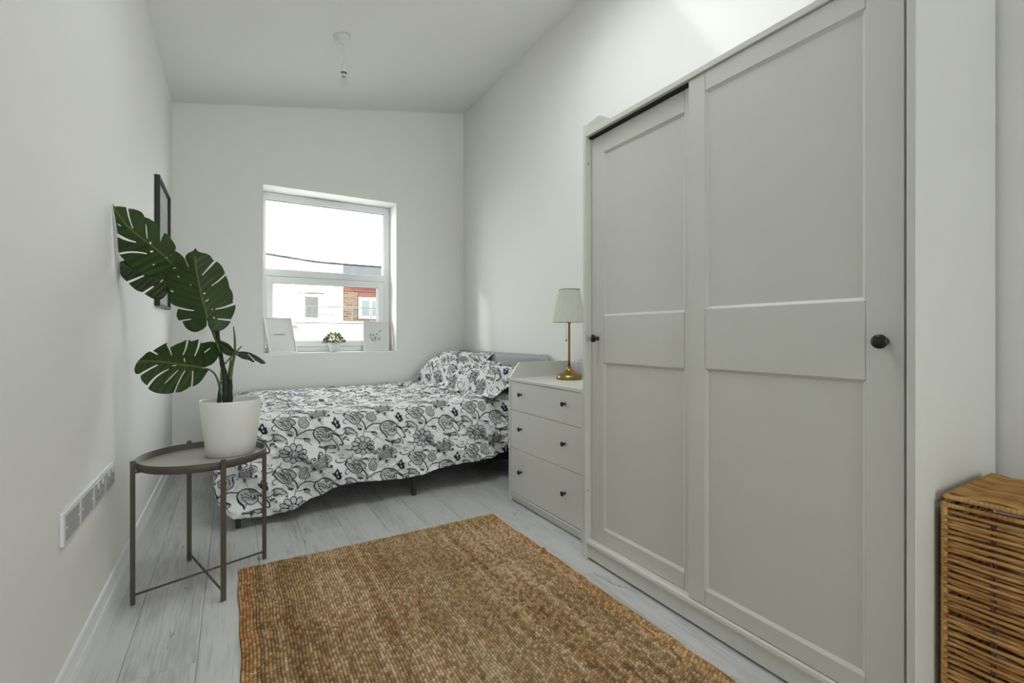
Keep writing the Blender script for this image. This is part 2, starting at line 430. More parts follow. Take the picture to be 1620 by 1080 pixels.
M_COPING = brick_mat('grey_coping_tiles', (.045, .043, .043), (.025, .025, .028), (.012, .012, .012), 3)
M_RAIL = painted('white_galvanised_rail', (.06, .063, .066), .5, 30, .02)
M_PAVE = painted('grey_roof_felt', (.35, .35, .34), .9, 5, .1)
M_CURTAIN = painted('grey_far_curtain', (.055, .055, .05), .8, 5, .1)
M_FARGLASS = painted('far_window_glass', (.07, .085, .088), .15, 5, .02)
M_AERIAL = mat('aerial_metal', (.05, .05, .055), .5, metal=.3)

g = obj('trim_1', bx(-30, 40, 5.5, 60, -3.4, -3.2), M_PAVE); g['kind'] = 'structure'
bld = thing('rendered_building', 'cream rendered building across the gap with a sagging tiled parapet', 'building', (0, 16, 0))
def wpart(name, bm, m, parent=bld):     # world coordinates -> parent's
    o = obj(name, bm, m, parent); o.matrix_parent_inverse = Matrix.Translation(-Vector(parent.location)); return o
top = [(-9, 3.55), (0.0, 3.50), (.854, 3.42), (1.162, 3.39), (1.69, 3.335), (2.24, 3.285), (2.65, 3.275), (3.06, 3.275)]
bm = bmesh.new(); prism(bm, [(-9, -3.2)] + top + [(3.06, -3.2)], 'y', 16.0, 22.0); 
bmesh.ops.triangulate(bm, faces=bm.faces); wpart('wall', bm, M_RENDER)
tx = np.arange(-.75, 3.08, .34)
tz = np.interp(tx, [a for a, b in top], [b for a, b in top]); tz[1:-1] = (tz[:-2] + 2 * tz[1:-1] + tz[2:]) / 4
for k in range(len(tx) - 1):
    (xa, xb), (za, zb) = (tx[k] + .004, tx[k + 1] - .004), (tz[k], tz[k + 1])
    bm = bmesh.new(); prism(bm, [(xa, za - .004), (xb, zb - .004), (xb, zb + .052), (xa, za + .062)], 'y', 15.94, 16.3)
    wpart('coping_tile', bm, M_COPING)
bm = bmesh.new(); prism(bm, [(1.5, 3.36), (2.05, 3.30), (1.95, 3.40), (1.72, 3.475), (1.6, 3.45)], 'y', 17.5, 19.0)
bmesh.ops.triangulate(bm, faces=bm.faces); wpart('roof', bm, M_SLATE)
def far_window(x0, x1, z0, z1, y, parent, mull=(), curtain=True, lintel=True):
    bm = frame_bm(x0, x1, z0, z1, y - .03, y + .05, .09, bev=.004)
    for mx in mull: box(bm, mx - .03, mx + .03, y - .028, y + .04, z0 + .05, z1 - .05)
    w = wpart('window', bm, M_UPVC, parent)
    q = bmesh.new(); e = .018; box(q, x0 - e, x1 + e, y - .022, y + .04, z0 - e, z0); box(q, x0 - e, x1 + e, y - .022, y + .04, z1, z1 + e); box(q, x0 - e, x0, y - .022, y + .04, z0, z1); box(q, x1, x1 + e, y - .022, y + .04, z0, z1); obj('frame_shadow_line', q, M_RAIL, w)  # grey outline stands in for the shadow line round the frame
    o = obj('pane', bx(x0 + .05, x1 - .05, y - .012, y - .004, z0 + .05, z1 - .05), M_CURTAIN if curtain else M_FARGLASS, w)
    return w
far_window(1.80, 2.40, 1.46, 2.30, 15.98, bld)
bm = bmesh.new(); box(bm, 1.74, 2.46, 15.93, 16.0, 2.30, 2.335); wpart('lintel', bm, M_COPING)
bm = bmesh.new(); box(bm, 1.76, 2.44, 15.9, 16.0, 1.42, 1.46); wpart('sill', bm, M_UPVC)
brk = thing('brick_house', 'brown brick house with a slate roof adjoining the cream building', 'house', (3.1, 16, 0))
bm = bmesh.new(); box(bm, 3.06, 12, 16.05, 22, -3.2, 2.62); wpart('wall', bm, M_BRICK, brk)
bm = bmesh.new(); box(bm, 3.065, 12, 16.02, 16.06, 2.44, 2.64); wpart('brick_band', bm, M_BRICKR, brk)
bm = bmesh.new(); box(bm, 3.56, 4.9, 16.01, 16.055, 2.25, 2.40); wpart('soldier_course', bm, M_BRICKR, brk)
bm = bmesh.new(); prism(bm, [(15.85, 2.62), (15.85, 2.67), (18.2, 3.60), (20.6, 2.67), (20.6, 2.62)], 'x', 3.30, 12); wpart('roof', bm, M_SLATE, brk)
bm = bmesh.new(); tube(bm, [(3.30, 18.2, 3.61), (12, 18.2, 3.61)], .05, 8); wpart('ridge', bm, M_COPING, brk)
far_window(3.56, 4.75, 1.55, 2.25, 16.03, brk, mull=(3.95, 4.38), curtain=False)
ter = thing('roof_terrace', 'white rendered terrace wall with a projecting ledge below the balcony rail', 'terrace', (0, 14.4, 0))
bm = bmesh.new(); box(bm, -9, 3.32, 14.4, 15.9, -3.2, 1.36); wpart('wall', bm, M_RENDER, ter)
bm = bmesh.new(); box(bm, -9, 3.36, 14.33, 15.95, 1.36, 1.405, .008); wpart('ledge', bm, M_UPVC, ter)
bm = bmesh.new(); box(bm, -9, 3.345, 14.35, 14.402, 1.333, 1.362); wpart('ledge_shadow_strip', bm, M_COPING, ter)  # dark strip standing in for the shadow under the ledge
bm = bmesh.new(); box(bm, 3.36, 9, 14.45, 15.9, -3.2, 1.33); wpart('wall', bm, M_RENDER, ter)
bm = bmesh.new()
for i in range(3):
    for j in range(2): box(bm, 1.30 + .115 * j, 1.41 + .115 * j, 14.34, 14.42, 1.165 + i * .04, 1.20 + i * .04, .003, 1)
wpart('corbel_bricks', bm, M_BRICKR, ter)
rl = thing('balcony_rail', 'pale metal balcony rail running in front of the brick and cream walls', 'railing', (1.75, 14.45, 1.405))
def Q(x, z, y=14.45): return (x * y / 16, y, (z - EYE) * y / 16 + EYE)
bm = bmesh.new()
tube(bm, [Q(1.93, 1.905), Q(6.5, 1.905)], .022, 6); wpart('handrail', bm, M_RAIL, rl)
bm = bmesh.new(); tube(bm, [Q(1.96, 1.65), Q(6.5, 1.65)], .018, 6); wpart('rail', bm, M_RAIL, rl)
for xx in (1.96, 2.13, 2.735, 3.345, 3.95, 4.6):
    bm = bmesh.new(); a = Q(xx, 1.905); tube(bm, [(a[0], a[1], 1.40), a], .018, 6); wpart('post', bm, M_RAIL, rl)
bm = bmesh.new(); a = Q(1.93, 1.905); tube(bm, [a, (1.50, 13.8 + .58, 1.70)], .02, 6)
wpart('handrail', bm, M_RAIL, rl)
for k in range(1, 5):
    f = k / 5; bm = bmesh.new(); tube(bm, [(a[0] + (1.50 - a[0]) * f, 14.42, 1.405), (a[0] + (1.50 - a[0]) * f, 14.40, a[2] + (1.70 - a[2]) * f)], .009, 6)
    wpart('baluster', bm, M_RAIL, rl)
an = thing('television_aerial', 'thin television aerial on a pole above the cream parapet', 'aerial', (2.95, 16.8, 3.278))
k_ = 16.8 / 16
bm = bmesh.new(); tube(bm, [(2.95, 16.8, 3.278), (3.01, 16.8, 4.35)], .014, 6); wpart('mast', bm, M_AERIAL, an)
bm = bmesh.new(); tube(bm, [(2.50, 16.7, 4.41), (3.40, 16.9, 4.385)], .013, 6); wpart('boom', bm, M_AERIAL, an)
bm = bmesh.new(); tube(bm, [(2.86, 16.8, 4.345), (3.16, 16.85, 4.335)], .012, 6); wpart('boom', bm, M_AERIAL, an)
for i in range(12):
    f = i / 11; bx_, by_, bz_ = 2.55 + .82 * f, 16.71 + .18 * f, 4.408 - .025 * f
    bm = bmesh.new(); h = .02 + .025 * f; tube(bm, [(bx_ + .3 * h, by_ - 1.5 * h, bz_), (bx_ - .3 * h, by_ + 1.5 * h, bz_)], .006, 5); wpart('element', bm, M_AERIAL, an)
bm = bmesh.new(); tube(bm, [(3.35, 16.88, 4.30), (3.385, 16.89, 4.385), (3.35, 16.9, 4.48)], .010, 5); wpart('reflector', bm, M_AERIAL, an)

# ================================================================== WARDROBE
def lathe_x(prof, n=24):       # profile (radius, distance) along -X
    bm = bmesh.new(); lathe(bm, prof, n, Matrix.Rotation(-math.pi / 2, 4, 'Y')); return bm
KN = [(.006, 0), (.0095, .001), (.0095, .003), (.006, .006), (.0055, .014), (.008, .018), (.0145, .022), (.0165, .026), (.0155, .030), (.010, .0325), (.003, .0335)]
def knob(parent, x, y, z, s=1.0, name='knob'):
    bm = lathe_x([(r * s, d * s) for r, d in KN]); o = obj(name, bm, M_KNOB, parent, smooth=True); o.location = (x, y, z); return o

wd = thing('wardrobe', 'tall pale grey-beige two-door sliding wardrobe against the right wall', 'wardrobe')
wd['label'] = 'tall pale grey-beige two-door sliding wardrobe against the right wall'
WF, WB, WY0, WY1 = 1.37, 1.915, .466, 1.684
def side_panel(bm, y0, y1, xf, xb, zf, zt, run, bev=.0015):
    prof = [(xf, 0), (xf, zf), (xf + run * .85, zt - .006), (xf + run * .95, zt - .001), (xf + run * 1.1, zt), (xb, zt), (xb, 0)]
    prism(bm, prof, 'y', y0, y1, bev)
for (a, b) in ((WY1 - .019, WY1), (WY0, WY0 + .019)):
    bm = bmesh.new(); side_panel(bm, a, b, WF, WB, 1.964, 2.03, .085); obj('side_panel', bm, M_GREIGE, wd)
YI0, YI1 = WY0 + .019, WY1 - .019
obj('top_panel', bx(WF + .002, WB - .01, YI0, YI1, 1.912, 1.932, bev=.0015), M_GREIGE, wd)
obj('back_panel', bx(WB - .012, WB - .004, YI0, YI1, .07, 2.02), M_GREIGE_IN, wd)
obj('upper_track', bx(1.389, 1.45, YI0, YI1, 1.904, 1.9118), M_DARK, wd)
bm = bmesh.new(); prism(bm, [(WF + .012, .010), (WF + .012, .066), (WF + .003, .070), (WF + .001, .078), (WF + .003, .088), (WF + .012, .0915), (1.45, .0915), (1.45, .010)], 'y', YI0, YI1)
obj('plinth', bm, M_GREIGE, wd)
obj('bottom_panel', bx(1.45, WB - .012, YI0, YI1, .06, .09), M_GREIGE_IN, wd)
def shaker_door(name, xf, y0, y1, z0, z1, oy0, oy1, rows, knob_y, parent, th=.018):
    """frame-and-panel door facing -X; rows = list of (z0, z1) recessed openings"""
    d = obj(name, bx(xf + .008, xf + th, y0, y1, z0, z1, bev=.001, seg=1), M_GREIGE, parent)
    zs = [z0] + [v for r in rows for v in r] + [z1]
    G = .0005
    def stile(nm, a, b, c, e_):
        obj(nm, bx(xf, xf + .0085, a + G, b - G, c + G, e_ - G, bev=.0007, seg=1), M_GREIGE, d)
    stile('stile', y0, oy0, z0, z1); stile('stile', oy1, y1, z0, z1)
    for i in range(0, len(zs), 2): stile('rail', oy0, oy1, zs[i], zs[i + 1])
    for (a, b) in rows:      # chamfered moulding around each opening
        bm = bmesh.new(); w = .009
        O = [(oy0, a), (oy1, a), (oy1, b), (oy0, b)]; I = [(oy0 + w, a + w), (oy1 - w, a + w), (oy1 - w, b - w), (oy0 + w, b - w)]
        ov = [bm.verts.new((xf + .001, *p)) for p in O]; iv = [bm.verts.new((xf + .0076, *p)) for p in I]; bv = [bm.verts.new((xf + .0085, *p)) for p in O]; jv = [bm.verts.new((xf + .0085, *p)) for p in I]
        for i in range(4):
            j = (i + 1) % 4
            bm.faces.new((ov[i], ov[j], iv[j], iv[i])); bm.faces.new((iv[i], iv[j], jv[j], jv[i])); bm.faces.new((ov[j], ov[i], bv[i], bv[j]))
        bmesh.ops.recalc_face_normals(bm, faces=bm.faces)
        obj('moulding', bm, M_GREIGE, d)
    k = knob(d, xf, knob_y, 1.0, 1.09); return d
shaker_door('door', 1.404, 1.08, YI1 - .001, .0925, 1.9025, 1.15, 1.583, ((.156, .893), (1.098, 1.822)), 1.62, wd)
shaker_door('door', 1.380, .4925, 1.113, .0935, 1.9105, .573, 1.046, ((.148, .901), (1.103, 1.846)), .532, wd)
for z in (1.79, .31):
    bm = bmesh.new(); lathe(bm, [(.003, 0), (.003, .001)], 10, Matrix.Translation((1.385, WY1 - .0188, z)) @ Matrix.Rotation(math.pi / 2, 4, 'X')); obj('screw_hole', bm, M_DARK, wd)

# ================================================================== CHEST OF DRAWERS
ch = thing('chest_of_drawers', 'pale grey-beige three-drawer chest between the bed and the wardrobe', 'chest of drawers')
CF, CB, CY0, CY1 = 1.46, 1.912, 1.795, 2.512
for (a, b) in ((CY1 - .016, CY1), (CY0, CY0 + .016)):
    bm = bmesh.new(); side_panel(bm, a, b, CF, CB, .752, .845, .075, .001); obj('side_panel', bm, M_GREIGE, ch)
a_, b_ = CY0 + .016, CY1 - .016
obj('top_panel', bx(CF + .001, CB, a_, b_, .733, .749, bev=.001), M_GREIGE, ch)
obj('back_panel', bx(CB - .014, CB, a_, b_, .06, .842, bev=.001), M_GREIGE, ch)
obj('carcass', bx(CF + .03, CB - .014, a_, b_, .06, .732), M_DARK, ch)
bm = bmesh.new(); prism(bm, [(CF + .014, .008), (CF + .014, .036), (CF + .004, .041), (CF + .002, .047), (CF + .004, .053), (CF + .012, .056), (CF + .05, .056), (CF + .05, .008)], 'y', a_, b_)
obj('plinth', bm, M_GREIGE, ch)
for (z0, z1, kz) in ((.559, .7305, .661), (.3285, .556, .457), (.0585, .3255, .203)):
    d = obj('drawer', bx(CF + .004, CF + .022, a_ + .0015, b_ - .0015, z0, z1, bev=.0012, seg=1), M_GREIGE, ch)
    for ky in (2.369, 1.943): knob(d, CF + .004, ky, kz, .78)

# ================================================================== TABLE LAMP
LX, LY, LZ = 1.735, 2.262, .749
lp = thing('table_lamp', 'brass table lamp with a pleated ivory shade on the chest', 'lamp', (LX, LY, LZ + .0005))
bm = bmesh.new(); lathe(bm, [(.074, 0), (.0765, .006), (.0755, .014), (.066, .026), (.048, .038), (.030, .048), (.020, .056), (.015, .066), (.013, .072), (.009, .078)], 48); obj('base', bm, M_BRASS, lp, True)
bm = bmesh.new(); lathe(bm, [(.0072, .07), (.0068, .2), (.0066, .33), (.0085, .332), (.0085, .340), (.021, .341), (.021, .347), (.008, .349), (.008, .38)], 24); obj('stem', bm, M_COPPER, lp, True)
bm = bmesh.new(); n = 144
rings = []
for (r, z) in ((.100, .343), (.0985, .352), (.079, .45), (.0625, .532), (.0615, .54)):
    rings.append([bm.verts.new(((r + (.0011 if i % 2 else -.0009)) * math.cos(2 * math.pi * i / n), (r + (.0011 if i % 2 else -.0009)) * math.sin(2 * math.pi * i / n), z)) for i in range(n)])
for a, b in zip(rings, rings[1:]):
    for i in range(n): bm.faces.new((a[i], a[(i + 1) % n], b[(i + 1) % n], b[i]))
sh = obj('lamp_shade', bm, M_SHADE, lp)
so = sh.modifiers.new('thickness', 'SOLIDIFY'); so.thickness = .0015
for (r, z) in ((.1005, .343), (.0625, .539)):
    bm = bmesh.new(); pts = [(r * math.cos(t * math.pi / 24), r * math.sin(t * math.pi / 24), z) for t in range(49)]; tube(bm, pts, .0028, 6, cap=False); obj('shade_trim', bm, M_SHADE, lp, True)
bm = bmesh.new(); tube(bm, [(-.017 * CS, .017 * SN, .345), (-.017 * CS, .017 * SN, .235)], .0011, 5); obj('pull_cord', bm, M_BRASS, lp)
bm = bmesh.new(); bmesh.ops.create_uvsphere(bm, u_segments=12, v_segments=8, radius=.0055); obj('pull_bead', bm, M_RUBBER, lp, True, loc=(-.017 * CS, .017 * SN, .232))
bm = bmesh.new(); tube(bm, smooth_pts([(.0, .07, .003), (.07, .11, .003), (.135, .115, .004), (.150, .112, .03), (.153, .110, .100), (.172, .108, .103), (.187, .108, .08), (.1875, .108, -.3)], 5), .002, 6); obj('power_cord', bm, M_PLATE, lp, True)

# ================================================================== PENDANT
RX, RY = .588, 3.108; RZ = ceil_z(RX)
pn = thing('pendant_light', 'bare clear bulb hanging from a white ceiling rose', 'ceiling light', (RX, RY, RZ))
slope = math.atan(.203)
bm = bmesh.new(); lathe(bm, [(.012, -.034), (.030, -.030), (.040, -.022), (.0445, -.010), (.050, -.008), (.051, 0)], 36, Matrix.Rotation(-slope, 4, 'Y')); obj('ceiling_rose', bm, M_PLATE, pn, True)
bm = bmesh.new(); tube(bm, smooth_pts([(-.004, 0, -.030), (.008, 0, -.06), (.014, .0, -.12), (.012, 0, -.176)], 5), .0028, 8); obj('flex', bm, M_PLATE, pn, True)
bm = bmesh.new(); lathe(bm, [(.008, -.172), (.0135, -.176), (.0145, -.190), (.0145, -.200), (.018, -.201), (.018, -.222), (.0165, -.224)], 24, Matrix.Translation((.012, 0, 0))); obj('bulb_holder', bm, M_PLATE, pn, True)
bm = bmesh.new(); lathe(bm, [(.0165, -.2235), (.0175, -.227), (.0165, -.230)], 24, Matrix.Translation((.012, 0, 0))); obj('holder_ring', bm, M_RUBBER, pn, True)
bm = bmesh.new(); lathe(bm, [(.0125, -.230), (.0130, -.250)], 24, Matrix.Translation((.012, 0, 0))); obj('bulb_cap', bm, M_PLATE, pn, True)
bm = bmesh.new(); lathe(bm, [(.0125, -.250), (.016, -.258), (.0215, -.272), (.0225, -.285), (.019, -.297), (.010, -.305), (.002, -.307)], 24, Matrix.Translation((.012, 0, 0))); obj('bulb', bm, thin_glass('bulb_glass', (.93, .93, .93)), pn, True)

# ================================================================== SOCKETS on the left wall
def socket(y0, kind, label):
    t = thing('wall_socket', label, 'socket', (XL, y0, .468), 0)
    W = .1465; Hh = .086
    obj('plate', bx(0, .0095, 0, W, 0, Hh, bev=.0025, seg=2), M_PLATE, t)
    if kind == 'blank':
        obj('cover', bx(.0088, .0108, .012, W - .010, .009, Hh - .008, bev=.0008, seg=1), M_FILM, t)
        for z in (.043,):
            for yy in (.02, W - .02):
                bm = bmesh.new(); lathe(bm, [(.0028, 0), (.0028, .0015), (.001, .002)], 12, Matrix.Translation((.0108, yy, z)) @ Matrix.Rotation(math.pi / 2, 4, 'Y')); obj('screw', bm, M_PLATE, t)
    else:
        obj('face', bx(.0088, .0118, .008, W - .008, .010, Hh - .010, bev=.001, seg=1), M_FILM, t)
        for cy in (.042, W - .042):
            s = .010 if cy < .07 else -.010
            for (dy, z, w, h) in ((0, .046, .0045, .0085), (-.011, .026, .007, .0045), (.011, .026, .007, .0045)):
                obj('pin_hole', bx(.0112, .0121, cy + dy - w / 2, cy + dy + w / 2, z - h / 2, z + h / 2), M_RUBBER, t)
            obj('rocker_switch', bx(.0115, .0145, cy - .006, cy + .006, .055, .072, bev=.001, seg=1), M_PLATE, t)
    return t
socket(1.634, 'blank', 'white double wall plate with a plain grey cover, nearest the camera of the row')
socket(1.784, 'blank', 'white double wall plate with a plain grey cover, second of the row from the camera')
socket(1.934, 'plug', 'white switched double socket just behind the two plain grey plates')
socket(2.084, 'plug', 'white switched double socket farthest from the camera, beside the table')

# ================================================================== BLACK PICTURE FRAME on the left wall
pf = thing('picture_frame', 'tall black picture frame hung on the left wall behind the large plant', 'picture', (XL, 3.32, 1.18))
PWD, PHT, PD = .53, .745, .026
bm = bmesh.new(); w = .016
box(bm, .001, PD, 0, w, 0, PHT, .001); box(bm, .001, PD, PWD - w, PWD, 0, PHT, .001); box(bm, .001, PD, w, PWD - w, 0, w, .001); box(bm, .001, PD, w, PWD - w, PHT - w, PHT, .001)
obj('frame', bm, M_BLACKF, pf)
obj('mount', bx(.004, .010, w, PWD - w, w, PHT - w), M_PAPER, pf)
obj('print', bx(.0100, .0108, .10, PWD - .10, .13, PHT - .13), painted('grey_abstract_print', (.45, .46, .47), .8, 4, .02), pf)
obj('glass', bx(.0165, .018, w, PWD - w, w, PHT - w), M_GLASS, pf)

# ================================================================== SILL THINGS
def sill_frame(label, bx0, yb, w, h, lean, rz, content):
    t = thing('print_frame', label, 'picture frame', (bx0, yb, WZ0 + .003), rz)
    R = Matrix.Rotation(-lean, 4, 'X')    # local: x across, y away from the room, z up
    d = .018; b = .011
    bm = bmesh.new()
    for a in ((0, b, 0, h), (w - b, w, 0, h), (b, w - b, 0, b), (b, w - b, h - b, h)):
        box(bm, a[0], a[1], 0, d, a[2], a[3], .001, 1, R)
    obj('frame', bm, M_WHITEF, t)
    obj('paper', bx(b, w - b, .008, .010, b, h - b, M=R), M_PAPER, t)
    obj('backing_board', bx(b * .5, w - b * .5, d, d + .003, b * .5, h - b * .5, M=R), M_CARD, t)
    bm = bmesh.new(); prism(bm, [(w * .3, .02), (w * .3 + .035, .02), (w * .3 + .035, h * .62), (w * .3, h * .62)], 'y', d + .003, d + .006)
    # strut leans out behind to the sill
    S = R @ Matrix.Translation((0, 0, h * .62)) @ Matrix.Rotation(lean + .18, 4, 'X') @ Matrix.Translation((0, 0, -h * .62))
    for v in bm.verts: v.co = S @ v.co
    obj('strut', bm, M_CARD, t)
    content(t, w, h, R)
    return t
def text_print(t, w, h, R):
    cu = bpy.data.curves.new('lettering', 'FONT'); cu.body = 'breathe'; cu.size = .021; cu.align_x = 'CENTER'; cu.space_character = 1.35; cu.extrude = .0003
    o = bpy.data.objects.new('lettering', cu); SC.collection.objects.link(o)
    dg = bpy.context.evaluated_depsgraph_get(); me = bpy.data.meshes.new_from_object(o.evaluated_get(dg))
    bpy.data.objects.remove(o); me.materials.clear(); me.materials.append(M_INK)
    q = bpy.data.objects.new('lettering', me); link(q, t)
    q.matrix_local = R @ Matrix.Translation((w * .46, .0072, h * .50)) @ Matrix.Rotation(math.pi / 2, 4, 'X')
def sprig_print(t, w, h, R):
    bm = bmesh.new(); bm2 = bmesh.new(); random.seed(8)
    def leaf(B, cx, cz, ang, L, W_):
        vs = []
        for k in range(10):
            a = 2 * math.pi * k / 10; lx, lz = math.cos(a) * L, math.sin(a) * W_
            vs.append(B.verts.new(R @ Vector((cx + lx * math.cos(ang) - lz * math.sin(ang), .0072, cz + lx * math.sin(ang) + lz * math.cos(ang)))))
        B.faces.new(vs)
    def line(p, q, r=.0008):
        tube(bm, [R @ Vector((p[0], .0075, p[1])), R @ Vector((q[0], .0075, q[1]))], r, 4)
    cx, cz = w * .47, h * .36
    line((cx, h * .25), (cx + .002, cz + .02))
    for (dx, dz) in ((-.040, .02), (-.036, .05), (-.01, .045), (.012, .06), (.036, .02), (.030, .004), (-.02, .006), (.045, .085), (.0, .03)):
        line((cx, cz + .005), (cx + dx, cz + dz), .0006)
        for k in range(3):
            leaf(bm if k else bm, cx + dx + random.uniform(-.007, .007), cz + dz + random.uniform(-.007, .007), random.uniform(0, 3.1), .0065, .0028)
    for k in range(4): leaf(bm2, cx - .03 + .008 * k, cz - .004 + .003 * (k % 2), .5 + k, .006, .003)
    obj('printed_sprig', bm, M_INK, t); obj('printed_leaves', bm2, M_INKY, t)
sill_frame('white framed one-word print leaning at the left end of the window sill', .250, 4.215, .225, .308, .34, .38, text_print)
sill_frame('white framed leafy sprig print leaning at the right end of the window sill', 1.003, 4.325, .222, .275, .16, -.16, sprig_print)

# small plant
sp = thing('small_potted_plant', 'small bushy green plant in a white pot at the middle of the sill', 'plant', (.748, 4.290, WZ0 + .002))
bm = bmesh.new()
prof = [(.030, 0), (.034, .004), (.038, .030), (.0405, .032), (.0415, .042), (.044, .044), (.046, .058), (.049, .060), (.0505, .078), (.0475, .078), (.044, .058), (.030, .05)]
lathe(bm, prof, 36); obj('pot', bm, M_WHITEF, sp, True)
M_SLEAF = mat('small_plant_leaves', (.13, .2, .06), .6, spec=.3)
_n, _l, _b = nodes(M_SLEAF); _g = _n.new('ShaderNodeAttribute'); _g.attribute_name = 'tone'
_r = ramp(M_SLEAF, _g.outputs['Fac'], [(0, (.04, .065, .025)), (.5, (.14, .19, .06)), (1, (.42, .48, .22))]); _l.new(_r.outputs[0], _b.inputs['Base Color'])
random.seed(11); vs, fs, tone = [], [], []
for i in range(560):
    a = random.uniform(0, 2 * math.pi); el = math.asin(random.uniform(-.12, 1)); r = random.uniform(.35, 1) ** .5
    c = Vector((math.cos(a) * math.cos(el) * .090 * r, math.sin(a) * math.cos(el) * .090 * r, .084 + math.sin(el) * .082 * r))
    d = (c - Vector((0, 0, .07))).normalized(); d = (d + Vector((random.uniform(-.7, .7), random.uniform(-.7, .7), random.uniform(-.3, .7)))).normalized()
    s_ = d.cross(Vector((random.uniform(-1, 1), random.uniform(-1, 1), 1))).normalized(); nn = s_.cross(d)
    L, W_ = random.uniform(.014, .021), random.uniform(.005, .0075); k = len(vs)
    for (f, ww, up) in ((0, 0, 0), (.5, 1, .12), (1, 0, 0), (.5, -1, .12), (.5, 0, 0)): vs.append(c + d * L * f + s_ * W_ * ww + nn * up * L)
    fs += [(k, k + 1, k + 4), (k + 1, k + 2, k + 4), (k + 2, k + 3, k + 4), (k + 3, k, k + 4)]
    tone += [min(1, max(0, .5 * r + .2 * math.sin(el) + random.uniform(-.25, .35)))] * 5
me = bpy.data.meshes.new('foliage'); me.from_pydata(vs, [], fs); me.materials.append(M_SLEAF)
at = me.attributes.new('tone', 'FLOAT', 'POINT'); at.data.foreach_set('value', tone)
o = link(bpy.data.objects.new('foliage', me), sp); o['kind'] = 'stuff'
bm = bmesh.new()
for i in range(26):
    a = random.uniform(0, 6.28); el = random.uniform(.3, 1.4); tube(bm, [(0, 0, .045), (math.cos(a) * .02, math.sin(a) * .02, .08), (math.cos(a) * math.cos(el) * .06, math.sin(a) * math.cos(el) * .06, .082 + math.sin(el) * .05)], .0009, 4)
o = obj('stems', bm, mat('small_plant_stems', (.08, .10, .03), .7), sp); o['kind'] = 'stuff'

# ================================================================== SIDE TABLE
TX, TY = -.106, 2.336
tb = thing('tray_side_table', 'round brown-grey metal tray table beside the left wall holding the large plant', 'side table', (TX, TY, 0))
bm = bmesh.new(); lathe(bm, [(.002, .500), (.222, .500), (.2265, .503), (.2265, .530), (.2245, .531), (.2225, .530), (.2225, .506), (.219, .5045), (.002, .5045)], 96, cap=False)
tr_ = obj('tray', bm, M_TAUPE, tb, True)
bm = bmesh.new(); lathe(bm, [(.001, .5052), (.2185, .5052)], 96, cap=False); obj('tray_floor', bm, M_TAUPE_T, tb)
feet = [(-.339, 2.251), (-.033, 2.105), (.124, 2.413), (-.177, 2.576)]
for (fx, fy) in feet:
    dx, dy = fx - TX, fy - TY; a = math.atan2(dy, dx)
    bm = bmesh.new(); Mx = Matrix.Rotation(a, 4, 'Z')
    box(bm, .230, .244, -.0085, .0085, 0.0, .540, .002, 2, Mx)
    lg = obj('leg', bm, M_TAUPE, tb)
    bm = bmesh.new(); box(bm, .17, .234, -.004, .004, .492, .4995, .001, 1, Mx); obj('tray_support', bm, M_TAUPE, tb)
for i, zz in ((0, .034), (1, .034)):
    p, q = feet[i], feet[i + 2]
    P, Qq = Vector((p[0] - TX, p[1] - TY, zz)) * 1, Vector((q[0] - TX, q[1] - TY, zz)) * 1
    k = .234 / P.xy.length; k2 = .234 / Qq.xy.length
    bm = bmesh.new(); tube(bm, [(P.x * k, P.y * k, zz), (Qq.x * k2, Qq.y * k2, zz)], .0042, 8); obj('cross_bar', bm, M_TAUPE, tb, True)

# ================================================================== LARGE PLANT
PX, PY, PZ = -.010, 2.375, .5057
pl = thing('monstera_plant', 'large artificial split-leaf plant in a white pot on the tray table', 'plant', (PX, PY, PZ))
bm = bmesh.new(); lathe(bm, [(.002, 0), (.090, 0), (.0935, .003), (.100, .07), (.1175, .228), (.1170, .232), (.1145, .232), (.113, .228), (.097, .08), (.090, .05), (.002, .05)], 72, cap=False)
obj('pot', bm, M_POT, pl, True)
bm = bmesh.new(); lathe(bm, [(.002, .152), (.1035, .150)], 40, cap=False); obj('compost', bm, painted('pale_filler', (.30, .29, .27), .9, 60, .6), pl)
def leaf_mat():
    m = mat('monstera_leaf', (.03, .09, .02), .42, spec=.35); n, l, b = nodes(m)
    a = n.new('ShaderNodeAttribute'); a.attribute_name = 'vein'
    r = ramp(m, a.outputs['Fac'], [(0, (.010, .030, .005)), (.5, (.034, .070, .009)), (1, (.13, .19, .045))])
    t = noise_tex(m, 9, 3)
    mx = n.new('ShaderNodeMix'); mx.data_type = 'RGBA'; mx.blend_type = 'MULTIPLY'; mx.inputs['Factor'].default_value = .5
    r2 = ramp(m, t.outputs[0], [(.3, (.55, .6, .5)), (.7, (1.2, 1.2, 1.1))])
    l.new(r.outputs[0], mx.inputs['A']); l.new(r2.outputs[0], mx.inputs['B']); l.new(mx.outputs['Result'], b.inputs['Base Color'])
    return m
M_LEAF = leaf_mat()
M_TRUNK = mat('dark_brown_green_stem', (.02, .022, .014), .7)
_t = noise_tex(M_TRUNK, 60, 3); add_bump(M_TRUNK, _t.outputs[0], .8, .003)
M_PETIOLE = painted('green_petiole', (.07, .12, .03), .45, 60, .1)

